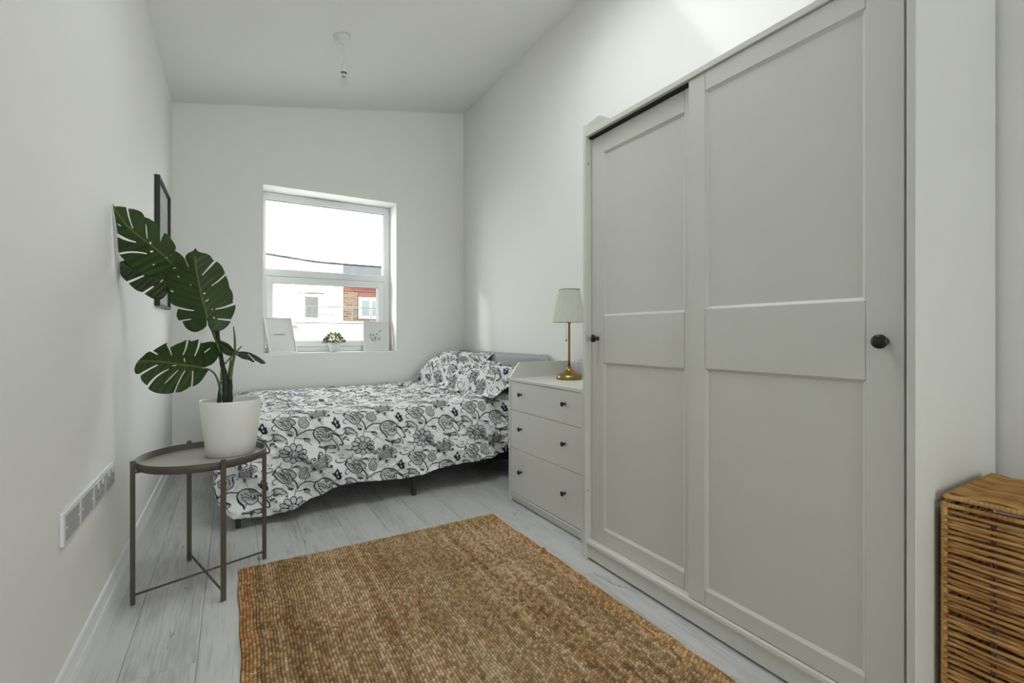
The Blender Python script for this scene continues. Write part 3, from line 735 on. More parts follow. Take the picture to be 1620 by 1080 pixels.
def seg_dist(px, py, poly):
    """distance from point to polyline, with side sign and parameter"""
    best = (1e9, 0, 0); acc = 0
    for (a, b) in zip(poly, poly[1:]):
        dx, dy = b[0] - a[0], b[1] - a[1]; L2 = dx * dx + dy * dy or 1e-9
        t = max(0, min(1, ((px - a[0]) * dx + (py - a[1]) * dy) / L2))
        qx, qy = a[0] + dx * t, a[1] + dy * t; d = math.hypot(px - qx, py - qy)
        if d < best[0]: best = (d, 1 if dx * (py - a[1]) - dy * (px - a[0]) > 0 else -1, acc + t * math.sqrt(L2))
        acc += math.sqrt(L2)
    return best
def inside(x, y, poly):
    c = False; n = len(poly); j = n - 1
    for i in range(n):
        if (poly[i][1] > y) != (poly[j][1] > y) and x < (poly[j][0] - poly[i][0]) * (y - poly[i][1]) / (poly[j][1] - poly[i][1]) + poly[i][0]: c = not c
        j = i
    return c
def slot_poly(a, b, w0, w1=None, bend=0):
    """teardrop from the margin point a to the inner tip b"""
    ax, ay = a; bx_, by_ = b; dx, dy = bx_ - ax, by_ - ay; L = math.hypot(dx, dy); nx, ny = -dy / L, dx / L
    pts = []
    w1 = w0 * .45 if w1 is None else w1
    N = 6
    for i in range(N + 1):
        t = i / N; w = (w0 * (1 - t) + w1 * t) / 2; o = bend * 4 * t * (1 - t)
        pts.append((ax + dx * t + nx * (w + o), ay + dy * t + ny * (w + o)))
    pts.append((bx_ + dx / L * w1 * .6, by_ + dy / L * w1 * .6))
    for i in range(N, -1, -1):
        t = i / N; w = (w0 * (1 - t) + w1 * t) / 2; o = bend * 4 * t * (1 - t)
        pts.append((ax + dx * t + nx * (-w + o), ay + dy * t + ny * (-w + o)))
    return pts
def hole_poly(c, rx, ry, ang=0):
    return [(c[0] + rx * math.cos(t) * math.cos(ang) - ry * math.sin(t) * math.sin(ang), c[1] + rx * math.cos(t) * math.sin(ang) + ry * math.sin(t) * math.cos(ang)) for t in [k * math.pi / 4 for k in range(8)]]
def make_leaf(outline, mid, slots, holes, depth, scale_px, label=None, fold=.10, veins=9, cup=.0, step=9, k=3):
    """outline etc. in sketch units; depth(x, y) gives the leaf's real distance; fold lifts the halves"""
    out = [(p.x, p.y) for p in smooth_pts([(a, b, 0) for a, b in outline], k, closed=True)]
    verts = [Vector(p) for p in out]; n = len(verts); edges = [(i, (i + 1) % n) for i in range(n)]
    cuts = [slot_poly(*s) for s in slots] + [hole_poly(*h) for h in holes]
    for c in cuts:
        s0 = len(verts); verts += [Vector(p) for p in c]; edges += [(s0 + i, s0 + (i + 1) % len(c)) for i in range(len(c))]
    m_ = smooth_pts([(a, b, 0) for a, b in mid], 6); s0 = len(verts); verts += [Vector((p.x, p.y)) for p in m_]; edges += [(s0 + i, s0 + i + 1) for i in range(len(m_) - 1)]
    midp = [(p.x, p.y) for p in m_]
    xs = [p[0] for p in out]; ys = [p[1] for p in out]
    y = min(ys) + 1.3; r = 0
    while y < max(ys):
        x = min(xs) + (.5 * step if r % 2 else .1)
        while x < max(xs):
            if inside(x, y, out): verts.append(Vector((x, y)))
            x += step
        y += step * .87; r += 1
    V, E_, F, *_ = delaunay_2d_cdt(verts, edges, [], 0, 1e-4)
    tot = sum(math.dist(a, b) for a, b in zip(midp, midp[1:]))
    faces = []
    for f in F:
        cx = sum(V[i].x for i in f) / 3; cy = sum(V[i].y for i in f) / 3
        if inside(cx, cy, out) and not any(inside(cx, cy, c) for c in cuts): faces.append(f)
    used = sorted({i for f in faces for i in f}); mp = {i: j for j, i in enumerate(used)}
    co, vein = [], []
    half = .5 * min(max(xs) - min(xs), max(ys) - min(ys))
    for i in used:
        x, y = V[i].x, V[i].y; d, sg, t = seg_dist(x, y, midp)
        ph = (t + d * .55) / tot * veins * 2 * math.pi                     # side veins sweep forward
        ridge = math.exp(-(d / 5.0) ** 2)
        rib = max(0, math.cos(ph)) ** 10 * min(1, d / 18)
        Y = depth(x, y) + fold * (min(d, half * 1.4) / half) ** 1.25 * .5 + .0013 * math.cos(ph) * min(1, d / 30) + cup * ((t / tot) - .5) ** 2
        u, v = scale_px(x, y); P = at_y(u, v, Y)
        co.append(P - Vector((PX, PY, PZ))); vein.append(min(1, .22 + .78 * ridge + .22 * rib))
    me = bpy.data.meshes.new('leaf'); me.from_pydata(co, [], [tuple(mp[i] for i in f) for f in faces]); me.materials.append(M_LEAF)
    me.polygons.foreach_set('use_smooth', [True] * len(me.polygons))
    at = me.attributes.new('vein', 'FLOAT', 'POINT'); at.data.foreach_set('value', vein)
    o = link(bpy.data.objects.new('leaf', me), pl); so = o.modifiers.new('thickness', 'SOLIDIFY'); so.thickness = .0014; so.offset = 0
    if label: o['label'] = label
    return o
c6 = lambda x, y: (170 + x / 4.696, 310 + y / 4.696)
c7 = lambda x, y: (200 + x / 4.5, 500 + y / 4.5)
# upper left leaf
make_leaf([(42, 60), (52, 76), (90, 77), (130, 82), (160, 93), (200, 98), (245, 115), (268, 138), (276, 156), (310, 168), (350, 195), (375, 225), (383, 262), (384, 330), (388, 350), (402, 318), (425, 275), (455, 298), (485, 335), (505, 370), (508, 392), (502, 404), (540, 430), (570, 462), (590, 505), (610, 548), (560, 556), (500, 530), (470, 560), (430, 612), (385, 612), (320, 600), (250, 576), (200, 545), (150, 505), (118, 468), (90, 436), (81, 400), (76, 330), (74, 275), (66, 215), (56, 150), (46, 100)],
          [(48, 84), (100, 165), (160, 235), (250, 310), (330, 370), (400, 425), (480, 505)],
          [((146, 78), (188, 238), 16, 8, 6), ((388, 245), (382, 402), 10, 5), ((62, 282), (210, 342), 26, 8, 8), ((76, 432), (290, 428), 16, 8, -14), ((48, 180), (66, 215), 6, 4), ((436, 460), (474, 436), 8, 5)],
          [((290, 262), 5, 64, -.10), ((88, 215), 17, 4, .7), ((320, 348), 7, 10, -.4), ((328, 412), 14, 7, -.2), ((345, 508), 12, 5, -.3)],
          lambda x, y: 2.24 + (x - 50) * .00030 + (y - 60) * .00003, c6, fold=.05)
# large middle leaf
make_leaf([(655, 387), (664, 402), (690, 418), (730, 426), (765, 444), (784, 472), (815, 488), (848, 518), (868, 558), (878, 588), (892, 618), (903, 655), (908, 682), (928, 715), (934, 755), (930, 785), (948, 800), (950, 835), (938, 875), (920, 912), (912, 940), (885, 972), (850, 997), (805, 1007), (770, 997), (750, 965), (741, 945), (733, 968), (705, 992), (660, 1010), (620, 1003), (580, 975), (555, 930), (530, 922), (514, 890), (520, 850), (526, 826), (490, 808), (452, 775), (452, 735), (462, 700), (438, 660), (430, 615), (440, 575), (490, 540), (560, 530), (604, 526), (588, 490), (578, 455), (598, 425), (632, 410)],
          [(650, 450), (658, 530), (678, 640), (705, 760), (735, 870), (742, 905)],
          [((806, 476), (706, 586), 18, 9), ((884, 574), (775, 664), 14, 7, -5), ((958, 792), (805, 839), 20, 9, -6), ((930, 924), (820, 912), 16, 9), ((515, 826), (640, 850), 16, 8, 3), ((545, 926), (620, 914), 10, 7), ((741, 1000), (742, 905), 6, 10)],
          [((720, 722), 9, 8), ((740, 775), 17, 5, -.5), ((778, 840), 6, 5), ((792, 903), 8, 6, .5), ((480, 706), 14, 6, .5), ((528, 598), 8, 5, .3), ((618, 662), 6, 4, .3)],
          lambda x, y: 2.315 + (700 - x) * .00006 + (950 - y) * .00006, c6, fold=.06)
# small bright leaf behind the upper leaf
make_leaf([(92, 500), (110, 482), (150, 485), (200, 520), (260, 575), (330, 585), (430, 590), (448, 640), (458, 688), (452, 715), (430, 742), (400, 766), (350, 767), (300, 742), (262, 716), (215, 700), (170, 662), (145, 636), (112, 605), (94, 570)],
          [(110, 500), (190, 545), (290, 585), (440, 640)],
          [((140, 646), (268, 592), 22, 10), ((258, 726), (340, 672), 18, 10), ((370, 655), (412, 622), 14, 8)], [],
          lambda x, y: 2.385 + (x - 90) * .0001, c6, fold=.03, label='paler split leaf')
# lower left leaf
make_leaf([(76, 328), (110, 292), (152, 256), (186, 248), (215, 228), (250, 208), (287, 190), (298, 214), (314, 222), (350, 202), (395, 184), (438, 165), (462, 178), (490, 172), (524, 162), (532, 190), (570, 184), (612, 180), (645, 196), (662, 232), (660, 270), (640, 312), (605, 345), (560, 364), (592, 374), (572, 402), (545, 445), (515, 478), (474, 500), (455, 500), (430, 518), (390, 538), (340, 544), (300, 552), (250, 552), (200, 542), (160, 520), (150, 498), (125, 475), (104, 448), (98, 412), (70, 412), (57, 385), (64, 352)],
          [(76, 330), (150, 318), (270, 326), (400, 346), (500, 358), (588, 378)],
          [((172, 244), (220, 271), 14, 8), ((290, 196), (322, 277), 16, 8, -2), ((436, 160), (404, 272), 16, 9, -6), ((524, 160), (487, 281), 20, 9, -5), ((80, 428), (220, 348), 16, 8, -4), ((148, 506), (300, 378), 18, 7, -16), ((340, 548), (416, 390), 12, 9, -6), ((466, 506), (473, 392), 12, 9)],
          [((322, 430), 78, 5, -.78), ((340, 352), 18, 4, -.2), ((413, 312), 5, 15, -.1), ((576, 242), 32, 5, -.65), ((560, 368), 22, 3, .05)],
          lambda x, y: 2.25 + (x - 60) * .00022, c7, fold=-.04, label='lowest split leaf, seen almost flat')
# right hand leaf, nearly edge-on and catching the light
make_leaf([(662, 178), (700, 185), (735, 205), (765, 240), (790, 252), (830, 252), (872, 258), (905, 272), (945, 294), (992, 332), (960, 338), (925, 318), (905, 328), (870, 312), (820, 300), (780, 276), (740, 282), (700, 270), (672, 240)],
          [(668, 200), (740, 250), (830, 270), (990, 330)], [((925, 330), (866, 266), 10, 5)], [((790, 268), 10, 3, .3)],
          lambda x, y: 2.42 - (x - 660) * .00038 + (y - 250) * .0016, c7, fold=.02, step=7)
def stem(name, pts, rads, m, conv=c7):
    P = [at_y(*conv(x, y), Y) - Vector((PX, PY, PZ)) for x, y, Y in pts]
    P2 = smooth_pts(P, 5); rr = np.interp(np.linspace(0, len(P) - 1, len(P2)), range(len(P)), rads)
    rr = [r * (1 + .10 * math.sin(i * 1.9)) if 'trunk' in name else r for i, r in enumerate(rr)]
    bm = bmesh.new(); tube(bm, P2, rr, 10); return obj(name, bm, m, pl, True)
Z0 = 2.375
stem('trunk', [(706, 650, Z0), (706, 560, Z0), (704, 480, Z0), (702, 430, Z0), (684, 350, Z0), (668, 260, Z0), (656, 180, Z0 - .01), (648, 100, Z0 - .02)], [.014, .0135, .0125, .012, .0095, .0085, .0075, .007], M_TRUNK)
stem('trunk', [(738, 650, Z0 + .01), (736, 560, Z0 + .01), (738, 450, Z0 + .01)], [.0125, .0115, .009], M_TRUNK)
stem('trunk', [(660, 650, Z0 - .01), (662, 590, Z0 - .01), (666, 520, Z0 - .01)], [.009, .009, .0065], M_TRUNK)
stem('petiole', [(738, 455, Z0), (752, 360, Z0), (770, 260, Z0), (772, 170, Z0), (762, 72, Z0)], [.0075, .0055, .0055, .0045, .002], M_PETIOLE)
stem('petiole', [(726, 450, Z0 + .01), (735, 370, Z0 + .01), (745, 300, Z0 + .01)], [.006, .005, .003], M_PETIOLE)
stem('petiole', [(702, 340, Z0 - .01), (745, 290, Z0 - .01), (785, 250, Z0 - .015), (820, 214, Z0 - .02)], [.003, .0035, .0035, .002], M_PETIOLE)
stem('petiole', [(664, 520, Z0 - .012), (655, 470, Z0 - .015), (628, 410, Z0 - .02), (585, 378, Z0 - .03), (540, 372, Z0 - .028)], [.005, .0045, .004, .0035, .002], M_PETIOLE)
stem('petiole', [(668, 560, Z0 - .015), (672, 470, Z0 - .015), (674, 390, Z0 - .015)], [.004, .004, .003], M_PETIOLE)
stem('petiole', [(672, 262, Z0 - .012), (640, 180, Z0 - .02), (612, 110, Z0 - .03), (590, 60, Z0 - .04), (574, 12, Z0 - .05)], [.005, .0045, .004, .0035, .003], M_PETIOLE)
stem('petiole', [(668, 240, Z0), (648, 170, Z0), (630, 115, Z0), (600, 40, Z0 + .005), (520, -60, Z0 + .01), (390, -90, Z0 + .0)], [.0045, .004, .004, .0035, .0035, .003], M_PETIOLE)

# ================================================================== FLORAL PRINT (drawn by numpy, stored as an attribute on the cloth)
TW, TH_ = .375, .290            # tile in metres
NXP, NYP = 500, 386             # 0.75 mm
UX, UY = TW / 975, TH_ / 860    # sketch units -> metres
CV = np.zeros((NYP * 3, NXP * 3), dtype=np.float32)
PXM = TW / NXP
def _pt(p):                     # sketch unit (unsheared) -> canvas pixel, canvas origin shifted by one tile
    x, y = p; y = y + .133 * x
    return np.array([x * UX / PXM + NXP, y * UY / PXM + NYP])
def stroke(pts, w, closed=False, k=5, taper=False, dens=1.0):
    P = smooth_pts([(a, b, 0) for a, b in pts], k, closed); P = [(q.x, q.y) for q in P]
    if closed: P.append(P[0])
    C = np.array([_pt(p) for p in P]); w = (w * .92 + .8) / 2 * UX / PXM
    for i in range(len(C) - 1):
        a, b = C[i], C[i + 1]; f = (i + .5) / (len(C) - 1); ww = w * ((1 - .75 * f) if taper else 1)
        x0, x1 = int(min(a[0], b[0]) - ww - 3), int(max(a[0], b[0]) + ww + 4); y0, y1 = int(min(a[1], b[1]) - ww - 3), int(max(a[1], b[1]) + ww + 4)
        x0, y0 = max(x0, 0), max(y0, 0); x1, y1 = min(x1, CV.shape[1]), min(y1, CV.shape[0])
        if x1 <= x0 or y1 <= y0: continue
        X, Y = np.meshgrid(np.arange(x0, x1), np.arange(y0, y1)); d = b - a; L2 = (d ** 2).sum() + 1e-9
        t = np.clip(((X - a[0]) * d[0] + (Y - a[1]) * d[1]) / L2, 0, 1)
        D = np.hypot(X - a[0] - d[0] * t, Y - a[1] - d[1] * t)
        np.maximum(CV[y0:y1, x0:x1], dens * np.clip(ww + .6 - D, 0, 1), out=CV[y0:y1, x0:x1])
def fillp(pts, dens=1.0, k=3, val=None):
    P = smooth_pts([(a, b, 0) for a, b in pts], k, True) if k else [Vector((a, b, 0)) for a, b in pts]
    C = np.array([_pt((q.x, q.y)) for q in P])
    x0, y0 = C.min(0).astype(int) - 1; x1, y1 = C.max(0).astype(int) + 2
    X, Y = np.meshgrid(np.arange(x0, x1) + .0, np.arange(y0, y1) + .0); ins = np.zeros(X.shape, bool); j = len(C) - 1
    for i in range(len(C)):
        c = ((C[i][1] > Y) != (C[j][1] > Y)) & (X < (C[j][0] - C[i][0]) * (Y - C[i][1]) / (C[j][1] - C[i][1] + 1e-9) + C[i][0]); ins ^= c; j = i
    S = CV[y0:y1, x0:x1]
    if val is not None: S[ins] = val
    else: S[ins] = np.maximum(S[ins], dens)
def flower(cx, cy, rx, ry, n=10):
    for k in range(n):
        a = 2 * math.pi * (k + .5) / n; ca, sa = math.cos(a), math.sin(a)
        def q(r, t): return (cx + rx * (r * ca - t * sa), cy + ry * (r * sa + t * ca))
        stroke([q(.36, -.05), q(.62, -.20), q(.88, -.19), q(1.0, 0), q(.88, .19), q(.62, .20), q(.36, .05)], 13, k=4)
        stroke([q(.50, 0), q(.70, -.08), q(.84, -.04), q(.80, .08), q(.62, .07)], 4)
        stroke([q(.12, -.03), q(.30, -.13), q(.42, 0), q(.30, .13), q(.12, .03)], 5)
    for k in range(6):
        a = k; stroke([(cx + rx * .1 * math.cos(a), cy + ry * .1 * math.sin(a)), (cx + rx * .16 * math.cos(a), cy + ry * .16 * math.sin(a))], 9)
def wash(pts, d=.24): fillp(pts, d, 3)
wash([(990 + 165 * math.cos(t * math.pi / 5), 812 + 140 * math.sin(t * math.pi / 5)) for t in range(10)], .16)
wash([(770, 255), (740, 290), (780, 360), (840, 430), (900, 448), (955, 430), (1000, 350), (1020, 300), (990, 245), (930, 215), (860, 215)], .26)
wash([(320, 560), (365, 518), (430, 505), (545, 560), (545, 690), (500, 740), (440, 755), (385, 760), (310, 670)], .22)
wash([(720, 520), (780, 495), (850, 520), (900, 580), (905, 640), (745, 630)], .24)
wash([(110, 380), (165, 330), (215, 345), (228, 450), (200, 505), (130, 505), (95, 440)], .26)
wash([(240, 200), (330, 150), (420, 120), (520, 160), (500, 250), (440, 350), (350, 380), (250, 320)], .30)
wash([(90, 130), (140, 150), (230, 215), (200, 250), (120, 215)], .22)
flower(990, 812, 182, 158)
stroke([(1005, 655), (1018, 600), (1030, 560)], 9); stroke([(975, 965), (965, 1020), (940, 1060)], 10)
# vines from the junction
stroke([(1050, 552), (1045, 480), (1015, 410), (975, 375)], 20); stroke([(75, 682), (95, 650), (160, 590), (230, 560), (310, 562)], 17)
stroke([(1030, 585), (1090, 588), (1130, 590)], 8)
# tulip
stroke([(320, 552), (365, 515), (430, 500), (500, 520), (548, 560)], 18)
stroke([(320, 555), (298, 600), (300, 655), (325, 705), (365, 750), (388, 800)], 18)
stroke([(388, 800), (405, 755), (400, 720), (375, 680), (355, 620), (340, 575)], 10)
stroke([(410, 735), (450, 758), (500, 745), (540, 700), (548, 640), (520, 600)], 12)
fillp([(420, 512), (470, 510), (535, 545), (500, 575), (460, 590), (440, 560)], .75)
for a in ((340, 600, 420, 600), (335, 640, 410, 650), (380, 620, 440, 700), (430, 600, 400, 700), (470, 600, 430, 680), (440, 660, 520, 680), (460, 700, 530, 640), (490, 620, 500, 700), (360, 560, 420, 560), (330, 680, 380, 700), (380, 580, 460, 640)):
    stroke([(a[0], a[1]), ((a[0] + a[2]) / 2 + 12, (a[1] + a[3]) / 2 - 10), (a[2], a[3])], 7)
for (x, y) in ((470, 640), (495, 660), (515, 640), (480, 690), (505, 620), (455, 670), (520, 670)): stroke([(x - 8, y), (x, y - 8), (x + 8, y), (x, y + 8)], 6, True)
# scrolls right of the tulip
stroke([(545, 595), (600, 625), (650, 670), (680, 730), (690, 775), (675, 800), (655, 795)], 20); fillp([(650, 790), (662, 780), (682, 790), (676, 812), (655, 810)])
stroke([(545, 560), (600, 600), (645, 635)], 12); stroke([(560, 610), (640, 634), (700, 622), (735, 585), (745, 545), (730, 518), (712, 528)], 16)
for k in range(7):
    t = k / 6; x, y = 745 + 150 * t, 515 - 30 * math.sin(t * 3.1) + 85 * t; stroke([(x - 14, y + 8), (x, y - 14), (x + 18, y + 6)], 10)
    stroke([(740 + 25 * t, 625 + 5 * t), (745 + 60 * t, 570 + 40 * t), (750 + 125 * t, 530 + 90 * t)], 6)
stroke([(895, 575), (915, 610), (912, 650), (895, 645)], 12); fillp([(895, 640), (915, 635), (918, 655), (900, 660)])
for (x, y) in ((720, 665), (770, 700), (700, 690), (745, 660)): fillp([(x - 8, y - 22), (x + 14, y), (x + 6, y + 24), (x - 14, y + 2)], .9)
stroke([(655, 640), (700, 670), (780, 730)], 7)
# stem down from the tulip
stroke([(545, 700), (600, 770), (635, 840), (645, 915)], 14)
# serrated leaf
fillp([(362, 852), (385, 832), (430, 845), (470, 838), (520, 822), (570, 806), (604, 812), (612, 862), (590, 880), (545, 888), (505, 880), (478, 900), (455, 925), (450, 895), (420, 885), (385, 870)], .9, 2)
fillp([(395, 850), (440, 862), (460, 858), (425, 846)], val=.15); fillp([(500, 850), (550, 835), (590, 835), (580, 855), (530, 868)], val=.15)
stroke([(390, 852), (480, 862), (600, 835)], 6)
# big paisley
stroke([(770, 250), (740, 290), (780, 360), (840, 430), (900, 450), (955, 430), (975, 375), (960, 320), (915, 285), (870, 262), (845, 230), (880, 205), (945, 215), (1000, 250), (1028, 300), (1010, 340), (985, 352)], 15)
stroke([(775, 265), (815, 340), (860, 400), (910, 420), (945, 390), (940, 340), (900, 305)], 8)
stroke([(900, 225), (955, 240), (1000, 285), (995, 320)], 8); fillp([(900, 240), (930, 245), (965, 280), (955, 295), (920, 270)], .85)
for k in range(9):
    t = k / 8; x, y = 790 + 110 * t, 275 + 130 * t; stroke([(x, y), (x + 20, y - 14), (x + 38, y - 4), (x + 28, y + 12)], 6)
for (x, y) in ((860, 310), (885, 340), (905, 375), (880, 300), (925, 350), (850, 350), (835, 300), (870, 370)): stroke([(x - 9, y), (x, y - 9), (x + 9, y), (x, y + 9)], 7, True)
for k in range(5): stroke([(735 + 8 * k, 300 - 12 * k), (720 + 10 * k, 285 - 14 * k), (742 + 8 * k, 272 - 10 * k)], 7)
stroke([(785, 365), (745, 370), (722, 400), (728, 435), (752, 448)], 12); fillp([(745, 440), (760, 438), (762, 455), (746, 456)])
stroke([(820, 215), (830, 190), (800, 170)], 8); stroke([(800, 190), (825, 150), (838, 100)], 10)
# leaf under the paisley
fillp([(890, 480), (925, 500), (955, 520), (985, 520), (1000, 545), (970, 565), (945, 550), (915, 545), (930, 525)], .95, 2)
stroke([(905, 480), (960, 460), (1000, 490), (1005, 525)], 7); stroke([(960, 470), (985, 510)], 6); stroke([(930, 475), (965, 515)], 6)
# scroll left of paisley
stroke([(600, 200), (592, 222), (620, 242), (670, 250), (730, 240), (775, 205), (800, 185)], 13); fillp([(590, 198), (606, 196), (610, 212), (596, 216)])
# three leaf sprig
for (x, y, a) in ((670, 140, 2.0), (712, 140, 1.2), (690, 185, .1)):
    fillp([(x + 24 * math.cos(a), y - 24 * math.sin(a)), (x + 9 * math.sin(a), y + 9 * math.cos(a)), (x - 22 * math.cos(a), y + 22 * math.sin(a)), (x - 9 * math.sin(a), y - 9 * math.cos(a))], .75)
stroke([(660, 190), (700, 180), (735, 195)], 6)
# small dark leaf
fillp([(607, 322), (622, 360), (640, 400), (668, 385), (655, 430), (670, 462), (668, 500), (640, 525), (605, 520), (580, 480), (552, 450), (535, 412), (565, 408), (580, 365)], 1, 2)
fillp([(600, 375), (612, 400), (604, 440), (590, 410)], val=.1); fillp([(618, 450), (632, 465), (622, 490), (605, 470)], val=.35); stroke([(605, 525), (590, 550), (565, 565)], 8)
# small paisley
stroke([(215, 345), (200, 318), (160, 325), (112, 370), (92, 430), (108, 490), (155, 522), (205, 510), (234, 465), (226, 415), (196, 378), (188, 345)], 13)
stroke([(165, 350), (125, 395), (118, 450), (150, 490), (195, 480), (205, 440), (180, 400), (165, 380)], 8)
for (x, y) in ((150, 400), (150, 430), (165, 455), (180, 435), (140, 455), (165, 415)): stroke([(x - 6, y), (x, y - 6), (x + 6, y), (x, y + 6)], 6, True)
stroke([(185, 525), (180, 560), (165, 590)], 7)
# arch leaf
stroke([(965, 205), (985, 175), (1025, 160), (1070, 168), (1088, 195), (1072, 215), (1055, 195), (1025, 185), (985, 192)], 11); stroke([(990, 190), (1020, 172), (1060, 182)], 9)
# bud
stroke([(75, 715), (150, 716)], 7); fillp([(150, 712), (190, 702), (235, 708), (255, 735), (215, 728), (180, 730)], 1); 
for k in range(5): stroke([(180 + 14 * k, 730), (178 + 16 * k, 765 - 3 * k)], 7)
stroke([(168, 725), (190, 762), (235, 770), (255, 738)], 8)
for k in range(4): stroke([(220 + 12 * k, 775 + 8 * k), (240 + 14 * k, 790 + 12 * k)], 6)
# feather
stroke([(720, 885), (820, 880)], 5)
for k in range(6): fillp([(735 + 15 * k, 883), (728 + 15 * k, 862), (748 + 15 * k, 876)], .9, 0); fillp([(735 + 15 * k, 885), (728 + 15 * k, 905), (748 + 15 * k, 890)], .9, 0)
# thistle cluster with curls
fillp([(262, 300), (300, 300), (312, 345), (285, 350), (266, 330)], .95)
for i in range(8):
    for j in range(5):
        x, y = 250 + 30 * i + 8 * (j % 2), 225 + 34 * j - 12 * i + (i - 4) ** 2 * 1.5
        if y > 400 or y < 90: continue
        stroke([(x - 12, y + 8), (x - 4, y - 12), (x + 12, y - 6), (x + 8, y + 10)], 8)
stroke([(235, 215), (240, 170), (270, 140), (300, 150), (296, 175), (275, 178)], 13); fillp([(262, 160), (282, 158), (284, 178), (266, 180)], 1)
stroke([(335, 190), (345, 120), (375, 85), (410, 88), (418, 115), (395, 125)], 13); fillp([(350, 115), (372, 100), (380, 140), (360, 170), (345, 160)], .9)
stroke([(440, 120), (490, 130), (535, 165), (525, 210), (480, 230)], 10)
for k in range(5): stroke([(450 + 14 * k, 135 + 8 * k), (440 + 16 * k, 200)], 7)
stroke([(462, 225), (458, 275), (480, 305), (520, 308), (534, 285), (515, 270), (500, 285)], 14); fillp([(500, 272), (522, 270), (526, 292), (506, 296)], 1)
fillp([(355, 345), (400, 345), (392, 390), (370, 400)], .95); stroke([(370, 395), (345, 410)], 7); stroke([(380, 400), (420, 465)], 7); stroke([(390, 395), (430, 405)], 7)
stroke([(455, 0), (470, 50), (458, 110)], 11)
# leafy branch and arrow leaf
stroke([(65, 110), (95, 80), (125, 40), (150, 70), (170, 100)], 8); stroke([(125, 45), (130, 90), (140, 115)], 7); stroke([(100, 75), (115, 60), (150, 72)], 7)
stroke([(85, 110), (120, 180), (175, 220), (240, 225)], 9)
for k in range(8):
    t = k / 7; x, y = 88 + 130 * t, 125 + 100 * t
    stroke([(x, y), (x + 26, y - 22), (x + 34, y - 2), (x, y)], 6); stroke([(x, y), (x - 14, y + 22), (x + 8, y + 26), (x, y)], 6)
# drifting leaf
stroke([(490, 80), (550, 95), (610, 92)], 6); fillp([(540, 88), (580, 80), (612, 92), (580, 104), (545, 102)], .6); stroke([(480, 40), (540, 38)], 6)
for k in range(5): fillp([(560 + 20 * k, 28), (572 + 20 * k, 18), (580 + 20 * k, 30)], .7, 0)
TILE = np.zeros((NYP, NXP), np.float32)
for i in range(3):
    for j in range(3): TILE = np.maximum(TILE, CV[i * NYP:(i + 1) * NYP, j * NXP:(j + 1) * NXP])
def ink(u, v):
    """u, v in metres on the cloth"""
    x = (u / PXM) % NXP; y = (v / PXM) % NYP
    x0 = np.floor(x).astype(int); y0 = np.floor(y).astype(int); fx, fy = x - x0, y - y0
    x0 %= NXP; y0 %= NYP; x1, y1 = (x0 + 1) % NXP, (y0 + 1) % NYP
    return TILE[y0, x0] * (1 - fx) * (1 - fy) + TILE[y0, x1] * fx * (1 - fy) + TILE[y1, x0] * (1 - fx) * fy + TILE[y1, x1] * fx * fy

rng = np.random.default_rng(5)
def make_waves(n, lo, hi, ang0=None, spread=3.2):
    L = np.exp(rng.uniform(math.log(lo), math.log(hi), n)); a = (rng.uniform(0, math.pi, n) if ang0 is None else ang0 + rng.normal(0, spread, n))
    return [(2 * math.pi / l * math.cos(t), 2 * math.pi / l * math.sin(t), p, l) for l, t, p in zip(L, a, rng.uniform(0, 6.28, n))]
def waves(W, x, y, ridged=False):
    s = 0
    for kx, ky, p, l in W:
        v = np.sin(kx * x + ky * y + p + 1.1 * np.sin(.37 * (ky * x - kx * y) + p * 2))
        s = s + l * ((1 - 2 * np.abs(v)) if ridged else v)
    return s / sum(w[3] for w in W) * math.sqrt(len(W))

# ================================================================== BED
bed = thing('bed', 'low double bed along the window wall with a grey upholstered headboard', 'bed')
BX0, BX1, BY0, BY1 = .0, 1.84, 2.90, 4.14
obj('bed_base', bx(BX0 + .01, BX1, BY0 + .01, BY1, .125, .31, bev=.01), M_BASE, bed)
for (lx, ly) in ((.02, 2.872), (.982, 2.885), (1.78, 2.90), (.02, 4.08), (.982, 4.08), (1.78, 4.08)):
    bm = bmesh.new(); box(bm, lx - .013, lx + .013, ly - .013, ly + .013, 0.0, .13, .003); obj('leg', bm, M_RUBBER, bed)
bm = bmesh.new(); r_ = .05
pts = [(2.70, .02), (2.70, .872 - r_)] + [(2.70 + r_ - r_ * math.cos(t), .872 - r_ + r_ * math.sin(t)) for t in np.linspace(.15, math.pi / 2, 7)] + [(4.16, .868), (4.16, .02)]
prism(bm, pts, 'x', 1.846, 1.908); bmesh.ops.bevel(bm, geom=[e for e in bm.edges if abs(e.verts[0].co.x - e.verts[1].co.x) < 1e-6 and e.verts[0].co.x < 1.85], offset=.018, segments=4, affect='EDGES')
obj('headboard', bm, M_HEAD, bed, True)
mt = obj('mattress', bx(BX0 + .02, BX1 - .004, BY0 + .015, BY1 - .01, .312, .535, bev=.03, seg=4), M_MATT, None, True)
tag(mt, 'white mattress under the floral duvet on the bed base', 'mattress')

